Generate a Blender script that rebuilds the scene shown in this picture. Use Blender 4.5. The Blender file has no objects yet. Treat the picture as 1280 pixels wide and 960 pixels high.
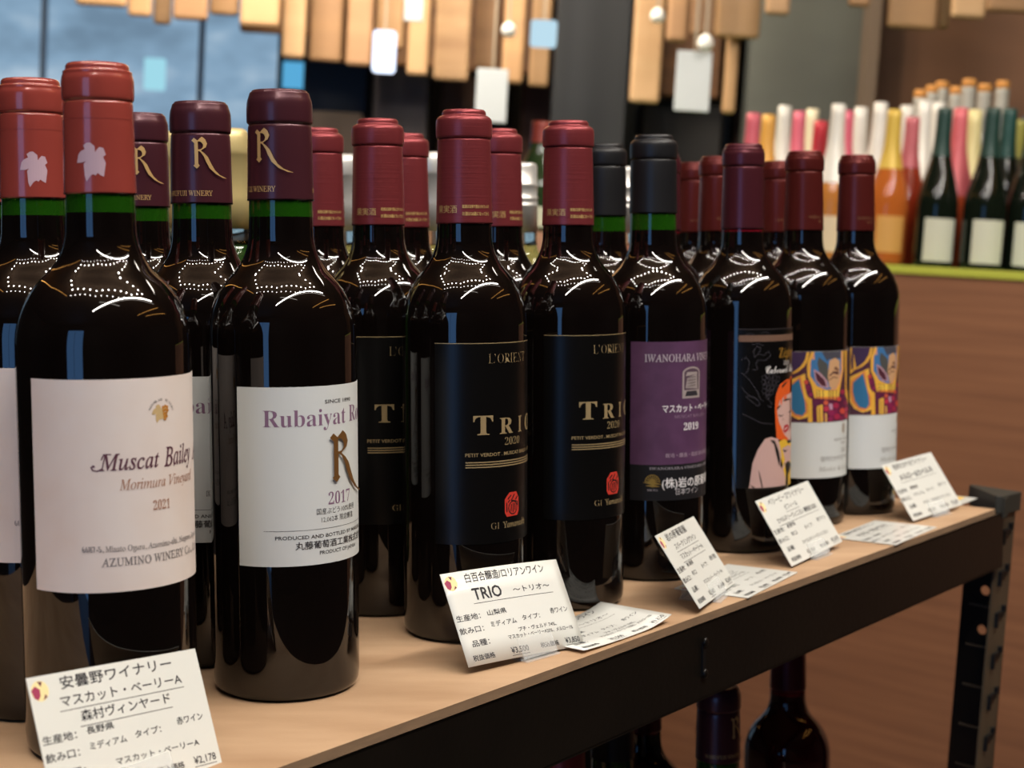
import bpy, bmesh, math, random, json
from mathutils import Vector, Matrix
from mathutils.geometry import tessellate_polygon
random.seed(7)
C = bpy.context.scene.collection
sc = bpy.context.scene
R_ = math.radians

# ---------------------------------------------------------------- camera
CAM = Vector((0, 0, 0.22604))
PITCH = R_(5.174)
cd = bpy.data.cameras.new('camera'); cam = bpy.data.objects.new('camera', cd); C.objects.link(cam)
cam.location = CAM; cam.rotation_euler = (R_(90) - PITCH, 0, 0)
cd.sensor_width = 36; cd.lens = 36 * 1900 / 1280; cd.clip_start = .02
cd.dof.use_dof = True; cd.dof.focus_distance = .80; cd.dof.aperture_fstop = 12
sc.camera = cam
sc.view_settings.view_transform = 'Standard'; sc.view_settings.look = 'None'
sc.view_settings.gamma = 1; sc.view_settings.exposure = -0.15
wd = bpy.data.worlds.new('world'); sc.world = wd; wd.use_nodes = True
wd.node_tree.nodes['Background'].inputs[0].default_value = (.35, .32, .30, 1)
wd.node_tree.nodes['Background'].inputs[1].default_value = .2
sc.cycles.max_bounces = 10; sc.cycles.transmission_bounces = 8; sc.cycles.glossy_bounces = 5
sc.cycles.sample_clamp_indirect = 4; sc.cycles.caustics_refractive = False; sc.cycles.caustics_reflective = False

# the shop is built level in its own frame; the photograph was taken with the shelf board out of level with it
TILT = .058
fwd = Vector((0, math.cos(PITCH), -math.sin(PITCH)))
MB = Matrix.Translation(CAM) @ Matrix.Rotation(TILT, 4, fwd) @ Matrix.Translation(-CAM)
MBI = MB.inverted()
def area(name, loc, size, power, col, target, sy=None):
    l = bpy.data.lights.new(name, 'AREA'); l.size = size; l.energy = power; l.color = col
    if sy: l.shape = 'RECTANGLE'; l.size_y = sy
    o = bpy.data.objects.new(name, l); C.objects.link(o); o.location = loc
    o.rotation_euler = (Vector(target) - Vector(loc)).to_track_quat('-Z', 'Y').to_euler()
    return o
# long tube over the aisle, then unseen fill lights added to brighten the shop behind
tl = area('tube_light', (.75, .08, 1.74), 3.0, 60, (1, .93, .84), (.1, .9, 0), .035)
tx = Vector((2.0, 2.35, 0)).normalized(); tz = Vector((.15, -.25, 1)).normalized(); ty = tz.cross(tx).normalized(); tz = tx.cross(ty)
tl.matrix_world = Matrix(((tx.x, ty.x, tz.x, .75), (tx.y, ty.y, tz.y, .08), (tx.z, ty.z, tz.z, 1.74), (0, 0, 0, 1)))
area('far_fill', (-.5, 3.6, 1.78), .8, 100, (1, .87, .70), (0, 6.0, .4))  # added warm fill, no fixture: lights the far display
area('counter_fill', (1.1, 1.9, 1.78), .5, 26, (1, .9, .78), (1.2, 3.2, .3))  # unseen fill added to brighten the counter and its bottles

area('wall_fill', (1.5, 3.7, 1.86), .5, 11, (1, .9, .78), (1.5, 4.9, .5))  # extra fill added to lift the dark grey and brown walls

# ---------------------------------------------------------------- helpers
def lin(h):
    if isinstance(h, str):
        h = h.lstrip('#'); h = [int(h[i:i+2], 16) / 255 for i in (0, 2, 4)]
    return tuple((c / 12.92 if c <= .04045 else ((c + .055) / 1.055) ** 2.4) for c in h) + (1,)
_mats = {}
def mat(name, col='#808080', rough=.5, metal=0, spec=.5, trans=0, ior=1.45, coat=0, emit=None, es=0, noise=None, bump=None, alpha=1):
    if name in _mats: return _mats[name]
    m = bpy.data.materials.new(name); m.use_nodes = True; nt = m.node_tree; b = nt.nodes['Principled BSDF']
    b.inputs['Base Color'].default_value = lin(col); b.inputs['Roughness'].default_value = rough
    b.inputs['Metallic'].default_value = metal; b.inputs['Specular IOR Level'].default_value = spec
    b.inputs['Transmission Weight'].default_value = trans; b.inputs['IOR'].default_value = ior
    b.inputs['Coat Weight'].default_value = coat; b.inputs['Coat Roughness'].default_value = .05
    if emit: b.inputs['Emission Color'].default_value = lin(emit); b.inputs['Emission Strength'].default_value = es
    if noise or bump:
        tc = nt.nodes.new('ShaderNodeTexCoord'); mp = nt.nodes.new('ShaderNodeMapping'); nt.links.new(tc.outputs['Object'], mp.inputs[0])
    if noise:   # (scale xyz, second colour, detail, lo, hi)
        s, c2, det, lo, hi = noise
        mp.inputs['Scale'].default_value = s
        n = nt.nodes.new('ShaderNodeTexNoise'); n.inputs['Scale'].default_value = 1; n.inputs['Detail'].default_value = det
        r = nt.nodes.new('ShaderNodeMapRange'); r.inputs[1].default_value = lo; r.inputs[2].default_value = hi
        x = nt.nodes.new('ShaderNodeMix'); x.data_type = 'RGBA'
        x.inputs[6].default_value = lin(col); x.inputs[7].default_value = lin(c2)
        nt.links.new(mp.outputs[0], n.inputs[0]); nt.links.new(n.outputs[0], r.inputs[0]); nt.links.new(r.outputs[0], x.inputs[0])
        nt.links.new(x.outputs[2], b.inputs['Emission Color' if es and emit == 'noise' else 'Base Color'])
    if bump:    # (scale xyz, strength)
        m2 = nt.nodes.new('ShaderNodeMapping'); m2.inputs['Scale'].default_value = bump[0]; nt.links.new(tc.outputs['Object'], m2.inputs[0])
        n2 = nt.nodes.new('ShaderNodeTexNoise'); n2.inputs['Scale'].default_value = 1; n2.inputs['Detail'].default_value = 5
        bp = nt.nodes.new('ShaderNodeBump'); bp.inputs['Strength'].default_value = bump[1]; bp.inputs['Distance'].default_value = .002
        nt.links.new(m2.outputs[0], n2.inputs[0]); nt.links.new(n2.outputs[0], bp.inputs['Height']); nt.links.new(bp.outputs[0], b.inputs['Normal'])
    _mats[name] = m; return m
def ink(c, rough=.5, metal=0): return mat('ink_' + c.strip('#') + ('m' if metal else ''), c, rough, metal)
def emis(name, col, s):
    if name in _mats: return _mats[name]
    m = bpy.data.materials.new(name); m.use_nodes = True; nt = m.node_tree; nt.nodes.clear()
    o = nt.nodes.new('ShaderNodeOutputMaterial'); e = nt.nodes.new('ShaderNodeEmission')
    e.inputs[0].default_value = lin(col); e.inputs[1].default_value = s; nt.links.new(e.outputs[0], o.inputs[0]); _mats[name] = m; return m

def mesh_obj(name, verts, faces, mats, parent=None, smooth=False, midx=None):
    me = bpy.data.meshes.new(name); me.from_pydata([tuple(v) for v in verts], [], faces)
    for m in (mats if isinstance(mats, list) else [mats]): me.materials.append(m)
    if midx: me.polygons.foreach_set('material_index', midx)
    if smooth: me.polygons.foreach_set('use_smooth', [True] * len(me.polygons))
    me.update(); o = bpy.data.objects.new(name, me); C.objects.link(o)
    if parent: o.parent = parent
    return o
def bm_obj(name, bm, m, parent=None, smooth=False, bevel=0):
    if bevel: bmesh.ops.bevel(bm, geom=bm.edges[:], offset=bevel, segments=2, affect='EDGES', profile=.5)
    me = bpy.data.meshes.new(name); bm.to_mesh(me); bm.free()
    for mm in (m if isinstance(m, list) else [m]): me.materials.append(mm)
    if smooth: me.polygons.foreach_set('use_smooth', [True] * len(me.polygons))
    o = bpy.data.objects.new(name, me); C.objects.link(o)
    if parent: o.parent = parent
    return o
def box(bm, lo, hi, M=None):
    r = bmesh.ops.create_cube(bm, size=1)
    s = Vector(hi) - Vector(lo); c = (Vector(hi) + Vector(lo)) / 2
    T = Matrix.Translation(c) @ Matrix.Diagonal((*s, 1))
    bmesh.ops.transform(bm, matrix=(M @ T) if M else T, verts=r['verts'])
def boxo(name, lo, hi, m, parent=None, bevel=0, M=None):
    bm = bmesh.new(); box(bm, lo, hi, M); return bm_obj(name, bm, m, parent, bevel=bevel)
def empty(name, loc=(0, 0, 0), rz=0, M=None):
    o = bpy.data.objects.new(name, None); C.objects.link(o); o.empty_display_size = .05
    if M is not None: o.matrix_world = M
    else: o.location = loc; o.rotation_euler = (0, 0, rz)
    return o
def tag(o, label, cat, group=None):
    o['label'] = label; o['category'] = cat
    if group: o['group'] = group
    return o
def struct(o, label=None):
    o['kind'] = 'structure'
    if label: o['label'] = label; o['category'] = label.split()[-1]
    return o
def copy_tree(o, parent=None):
    c = o.copy(); C.objects.link(c); c.parent = parent
    for ch in [x for x in C.objects if x.parent is o]: copy_tree(ch, c)
    return c
def spline(pts, n=4):
    """monotone-ish Catmull-Rom through (h, r) points"""
    out = []
    for i in range(len(pts) - 1):
        p0 = pts[max(i-1, 0)]; p1 = pts[i]; p2 = pts[i+1]; p3 = pts[min(i+2, len(pts)-1)]
        for k in range(n):
            t = k / n; q = []
            for a in (0, 1):
                m1 = (p2[a] - p0[a]) / 2; m2 = (p3[a] - p1[a]) / 2
                q.append((2*t**3-3*t*t+1)*p1[a] + (t**3-2*t*t+t)*m1 + (-2*t**3+3*t*t)*p2[a] + (t**3-t*t)*m2)
            out.append(tuple(q))
    out.append(pts[-1]); return out
def mono(pts, step=2.5):
    # monotone cubic (Fritsch-Carlson) through (h, r)
    n = len(pts); d = [(pts[i+1][1]-pts[i][1])/(pts[i+1][0]-pts[i][0]) for i in range(n-1)]
    m = [d[0]] + [0 if d[i-1]*d[i] <= 0 else 2*d[i-1]*d[i]/(d[i-1]+d[i]) for i in range(1, n-1)] + [d[-1]]
    out = []
    for i in range(n-1):
        h = pts[i+1][0]-pts[i][0]; k = max(2, min(8, int(h/step))) if pts[i+1][1] != pts[i][1] else 2
        for j in range(k):
            t = j/k; out.append((pts[i][0]+t*h, (2*t**3-3*t*t+1)*pts[i][1]+(t**3-2*t*t+t)*h*m[i]+(-2*t**3+3*t*t)*pts[i+1][1]+(t**3-t*t)*h*m[i+1]))
    out.append(pts[-1]); return out
def lathe(name, prof, mats, parent=None, seg=48, mfun=None, close_bot=True, close_top=True, flip=False):
    """prof: (h mm, r mm) list from bottom to top"""
    V = []; Fc = []; MI = []
    for h, r in prof:
        for k in range(seg):
            a = 2 * math.pi * k / seg; V.append((r * math.cos(a) / 1000, r * math.sin(a) / 1000, h / 1000))
    for i in range(len(prof) - 1):
        for k in range(seg):
            k2 = (k + 1) % seg; f = (i*seg+k, i*seg+k2, (i+1)*seg+k2, (i+1)*seg+k)
            Fc.append(f[::-1] if flip else f); MI.append(mfun((prof[i][0] + prof[i+1][0]) / 2) if mfun else 0)
    if close_bot:
        f = tuple(range(seg)); Fc.append(f if flip else f[::-1]); MI.append(mfun(prof[0][0]) if mfun else 0)
    if close_top:
        b = (len(prof)-1)*seg; f = tuple(range(b, b+seg)); Fc.append(f[::-1] if flip else f); MI.append(mfun(prof[-1][0]) if mfun else 0)
    return mesh_obj(name, V, Fc, mats, parent, True, MI)

# ---------------------------------------------------------------- lettering
def mp(s, style):
    U, l, d = {'serif': (0x1d400, 0x1d41a, 0x1d7ce), 'ital': (0x1d434, 0x1d44e, 0), 'script': (0x1d4d0, 0x1d4ea, 0)}[style]
    o = ''
    for ch in s:
        if 'A' <= ch <= 'Z': o += chr(U + ord(ch) - 65)
        elif 'a' <= ch <= 'z': o += '\u210e' if (style == 'ital' and ch == 'h') else chr(l + ord(ch) - 97)
        elif '0' <= ch <= '9' and d: o += chr(d + ord(ch) - 48)
        else: o += ch
    return o
_tc = {}
def glyphs(s, style, off=0.0):
    key = (s, style, off)
    if key in _tc: return _tc[key]
    cu = bpy.data.curves.new('t', 'FONT'); cu.body = mp(s, 'ital' if style == 'roman' else style) if style in ('serif', 'ital', 'script', 'roman') else s
    cu.size = 1; cu.resolution_u = 2; cu.offset = off
    o = bpy.data.objects.new('t', cu); C.objects.link(o); bpy.context.view_layer.update()
    me = o.to_mesh(); V = [tuple(v.co)[:2] for v in me.vertices]; P = [tuple(p.vertices) for p in me.polygons]
    if style == 'roman': V = [(x - y * .27, y) for x, y in V]
    o.to_mesh_clear(); bpy.data.objects.remove(o); bpy.data.curves.remove(cu)
    _tc[key] = (V, P); return V, P
_ref = {}
def refh(style):
    if style not in _ref:
        V, _ = glyphs('\u56fd' if style == 'cjk' else 'H', style); _ref[style] = max(v[1] for v in V) - (min(v[1] for v in V) if style == 'cjk' else 0)
    return _ref[style]
class Print:
    """flat print in millimetres (u right, h up), later laid on a sheet or bent round a cylinder"""
    def __init__(s): s.V = []; s.F = []; s.m = []; s.L = []; s.mats = []; s.layer = 0
    def mi(s, m):
        if m not in s.mats: s.mats.append(m)
        return s.mats.index(m)
    def add(s, V, F, m, layer):
        b = len(s.V); s.V += list(V); s.F += [tuple(i + b for i in f) for f in F]; s.m += [s.mi(m)] * len(F); s.L += [layer] * len(F)
    def poly(s, pts, m, layer=None):
        if layer is None: s.layer += 1; layer = s.layer
        tr = tessellate_polygon([[Vector((p[0], p[1], 0)) for p in pts]])
        F = []
        for t in tr:
            a, b, c = [pts[i] for i in t]
            if (b[0]-a[0])*(c[1]-a[1]) - (b[1]-a[1])*(c[0]-a[0]) < 0: t = t[::-1]
            F.append(tuple(t))
        s.add(pts, F, m, layer)
    def rect(s, u0, h0, u1, h1, m, layer=None): s.poly([(u0, h0), (u1, h0), (u1, h1), (u0, h1)], m, layer)
    def line(s, pts, w, m, layer=0):
        for a, b in zip(pts, pts[1:]):
            d = Vector((b[0]-a[0], b[1]-a[1])); L = d.length
            if L < 1e-6: continue
            n = Vector((-d.y, d.x)) / L * w / 2; e = d / L * w * .3
            s.add([(a[0]-n.x-e.x, a[1]-n.y-e.y), (b[0]-n.x+e.x, b[1]-n.y+e.y), (b[0]+n.x+e.x, b[1]+n.y+e.y), (a[0]+n.x-e.x, a[1]+n.y-e.y)], [(0, 1, 2, 3)], m, layer)
    def circ(s, u, h, r, m, n=14, layer=None, asp=1): s.poly([(u + r*math.cos(6.2832*k/n), h + r*asp*math.sin(6.2832*k/n)) for k in range(n)], m, layer)
    def ring(s, u, h, r, w, m, n=12, a0=0, a1=6.2832, layer=0): s.line([(u + r*math.cos(a0+(a1-a0)*k/n), h + r*math.sin(a0+(a1-a0)*k/n)) for k in range(n+1)], w, m, layer)
    def text(s, t, style, u, h, cap, m, width=None, off=0.0, layer=200, rot=0, bold=0):
        V, P = glyphs(t, style, off)
        if not V: return u
        k = cap / refh(style); x0 = min(v[0] for v in V); x1 = max(v[0] for v in V)
        y0 = min(v[1] for v in V) if style == 'cjk' and t[0] not in '(' else 0
        kx = width / (x1 - x0) if width else k
        c, sn = math.cos(rot), math.sin(rot)
        q = [((v[0]-x0)*kx, (v[1]-y0)*k) for v in V]
        for k_, (bu, bh) in enumerate(((0, 0), (bold, 0), (bold/2, bold*.8)) if bold else ((0, 0),)): s.add([(u + bu + a*c - b*sn, h + bh + a*sn + b*c) for a, b in q], P, m, layer + k_)
        return u + (x1-x0)*kx
    def finish(s, name, rf, parent, step=3.0, lay=.006, base=.05, curl=None):
        """rf(h mm) -> radius in mm (bent round z, u=0 facing -Y), or None for flat"""
        bm = bmesh.new(); ll = bm.faces.layers.int.new('L'); vs = [bm.verts.new((v[0], v[1], 0)) for v in s.V]
        for f, m, L in zip(s.F, s.m, s.L):
            try: fc = bm.faces.new([vs[i] for i in f]); fc.material_index = m; fc[ll] = L
            except ValueError: pass
        if rf or curl:
            us = [v[0] for v in s.V]; k = math.ceil(min(us) / step) * step
            while k < max(us):
                bmesh.ops.bisect_plane(bm, geom=bm.verts[:] + bm.edges[:] + bm.faces[:], plane_co=(k, 0, 0), plane_no=(1, 0, 0), dist=1e-5); k += step
        V = []; F = []; MI = []
        for f in bm.faces:
            f.normal_update(); up = f.normal.z > 0; z = base + lay * (f[ll] if f[ll] < 200 else s.layer + 3 + f[ll] - 200); idx = []
            for v in (f.verts if up else reversed(list(f.verts))):
                u, h = v.co.x, v.co.y
                if rf:
                    r = rf(h) + z; a = -math.pi/2 + u / rf(h); V.append((r*math.cos(a)/1000, r*math.sin(a)/1000, h/1000))
                else:
                    y = -z + (curl(u, h) if curl else 0); V.append((u/1000, y/1000, h/1000))
                idx.append(len(V) - 1)
            F.append(idx); MI.append(f.material_index)
        bm.free()
        o = mesh_obj(name, V, F, s.mats, parent, bool(rf), MI)
        return o
def sheet(name, u0, u1, h0, h1, rf, m, parent, th=.2, seg=48, jag=None):
    """a paper label wrapped round the bottle, with real thickness (face and edges have their own vertices, so the face shades smoothly)"""
    V = []; F = []
    for i in range(seg + 1):
        u = u0 + (u1 - u0) * i / seg
        for h, dr in ((h0, th), (h1, th), (h0, .03), (h0, th), (h1, th), (h1, .03)):
            r = rf(h) + dr; a = -math.pi/2 + u / rf(h); V.append((r*math.cos(a)/1000, r*math.sin(a)/1000, h/1000))
    for i in range(seg):
        b = 6*i; c = b+6
        F += [(b, c, c+1, b+1), (b+2, c+2, c+3, b+3), (b+4, c+4, c+5, b+5)]
    n = len(F); F += [(2, 3, 4, 5), (6*seg+5, 6*seg+4, 6*seg+3, 6*seg+2)]
    o = mesh_obj(name, V, F, m, parent)
    for k in range(0, n, 3): o.data.polygons[k].use_smooth = True
    return o
# ---------------------------------------------------------------- materials of the things
M = dict(
 wine=mat('dark_wine_glass', '#0b0706', .025, spec=.62, ior=1.5),
 wine_red=mat('ruby_wine_glass', '#3a0a10', .025, spec=.62, ior=1.5),
 green=mat('green_glass', '#3c8c1e', .02, trans=.8, ior=1.5),
 clear=mat('clear_glass', '#f2f4e8', .0, trans=1, ior=1.45),
 redglass=mat('ruby_glass', '#a01c30', .02, trans=.6, ior=1.45),
 white_wine=mat('pale_wine', '#d9cf7a', .02, trans=.75, ior=1.34),
 blush_wine=mat('blush_wine', '#d79a80', .02, trans=.6, ior=1.34),
 brick=mat('brick_capsule', '#8f3d35', .22, metal=.1, spec=.5, coat=.5, bump=((60, 60, 90), .12)),
 purple=mat('purple_capsule', '#4a242c', .3, metal=.35, coat=.1),
 crimson=mat('crimson_capsule', '#83363a', .33, metal=.5, bump=((15, 15, 900), .12)),
 black=mat('black_capsule', '#151518', .42, metal=.1),
 plum=mat('plum_capsule', '#57262f', .3, metal=.55),
 maroon=mat('maroon_capsule', '#5e221f', .3, metal=.5),
 gold=mat('gold_capsule', '#d8c58a', .4, metal=.4),
 silver=mat('silver_capsule', '#c9c8c4', .35, metal=.5),
 paper=mat('cream_paper', '#ddd2cc', .6, noise=((28, 28, 28), '#d8c8bf', 3, .45, .75)),
 white=mat('white_paper', '#cdd0cf', .55),
 blackp=mat('black_paper', '#080707', .33, spec=.4),
 violet=mat('violet_paper', '#573756', .5, noise=((60, 60, 60), '#4f314e', 3, .4, .6)),
 charcoal=mat('charcoal_paper', '#18171a', .5, spec=.3),
)
BORD = [(0, 33.5), (1.2, 35.6), (4, 37.1), (9, 37.5), (90, 37.5), (176, 37.5), (183, 37.2), (190, 35.9), (197, 33.3), (204, 29.4), (211, 24.8), (217, 21.0), (223, 18.4), (230, 16.7), (238, 16.1), (249, 15.9), (282, 15.0), (300, 14.8)]
def rad(pts):
    def f(h):
        if h <= pts[0][0]: return pts[0][1]
        for a, b in zip(pts, pts[1:]):
            if h <= b[0]: return a[1] + (b[1]-a[1]) * (h-a[0]) / (b[0]-a[0])
        return pts[-1][1]
    return f
def shoulder(s, R, bb, neckr, h0=180, h1=232, top=294):
    # heel, straight body, convex shoulder arc running into a concave arc up to the neck
    nr = bb - .35; dh = h1 - h0; dr = R - nr; th = 2 * math.atan2(dr, dh); tot = dh / math.sin(th); r1 = tot * .6; r2 = tot - r1
    p = mono([(h, r*R/37.5) for h, r in BORD[:4]]) + [(90, R), (150, R)]
    for i in range(13): a = th*i/12; p.append((h0 + r1*math.sin(a), R - r1*(1-math.cos(a))))
    for i in range(1, 13): a = th*(1-i/12); p.append((h1 - r2*math.sin(a), nr + r2*(1-math.cos(a))))
    p += [(236, nr - .15), (242, nr - .3), (249, nr - .42), (285, neckr - 1), (top, neckr - 1)]
    return [(h*s if h < 240 else h, r) for h, r in p]
def bottle(name, H, R, cap, capm, fill, glass, wine, seg=56, nk=1.0, ringr=16.1, neckr=15.3, topr=13.2, botr=None, soft=False):
    """cap = height in mm where the capsule begins; fill = wine level"""
    root = empty(name)
    s = H / 302
    p = [(h * s, r * R / 37.5 if h < 200 else (r * R / 37.5 if h < 211 else r)) for h, r in BORD]
    bb = botr or 16.2
    p = shoulder(s, R, bb, neckr)
    if glass is not None:
        p = [q for q in p if q[0] < fill - .3] + [(fill, rad(p)(fill))] + [q for q in p if q[0] > fill + .3]
    g = lathe('glass', p, [wine] + ([glass] if glass else []), root, seg, (lambda h: 1 if h > fill else 0) if glass else None)
    if glass:
        bp = [(fill, 9.6), (cap + 6, 9.4), (H - 12, 9.3)]
        lathe('bore', bp, [wine, glass], root, 24, lambda h: 0 if h <= fill + .01 else 1, flip=True)
    b = botr or rad(p)(cap) + .35
    T = H + .6; k = 1
    if soft: ct = [(T-19, neckr), (T-17.6, neckr-.5), (T-16.6, ringr), (T-15, ringr+.25), (T-7, ringr+.1), (T-3.4, ringr-.9), (T-1.6, topr+1.3), (T-1.2, topr+.5), (T-.4, topr), (T-.5, topr-3), (T-1.1, topr-5)]
    else: ct = [(T-18, neckr), (T-16.8, neckr-.45), (T-16, ringr-.2), (T-14, ringr+.15), (T-7.5, ringr+.15), (T-5, ringr-.5), (T-3.6, topr+1.2), (T-3.2, topr+.2), (T-1.5, topr), (T-.3, topr-.8), (T-.1, topr-1.6), (T-.9, topr-3), (T-1.0, topr-6)]
    cp = [(cap, b - .3), (cap, b), (cap + .4, b + .05), (cap + 12, b - .25), (cap + 26, (b + neckr) / 2)] + ct
    cp = spline(cp[:5], 2)[:-1] + spline(cp[4:], 3)
    c = lathe('capsule', cp, capm, root, seg, close_bot=False)
    root['R'] = R; crf = rad([(h, r) for h, r in cp if h <= T - 19] or cp)
    return root, c, crf, (lambda h: R)
GOLD = ink('#b09660', .35, .6); TAN = ink('#c9a36a', .4, .3)
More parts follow.
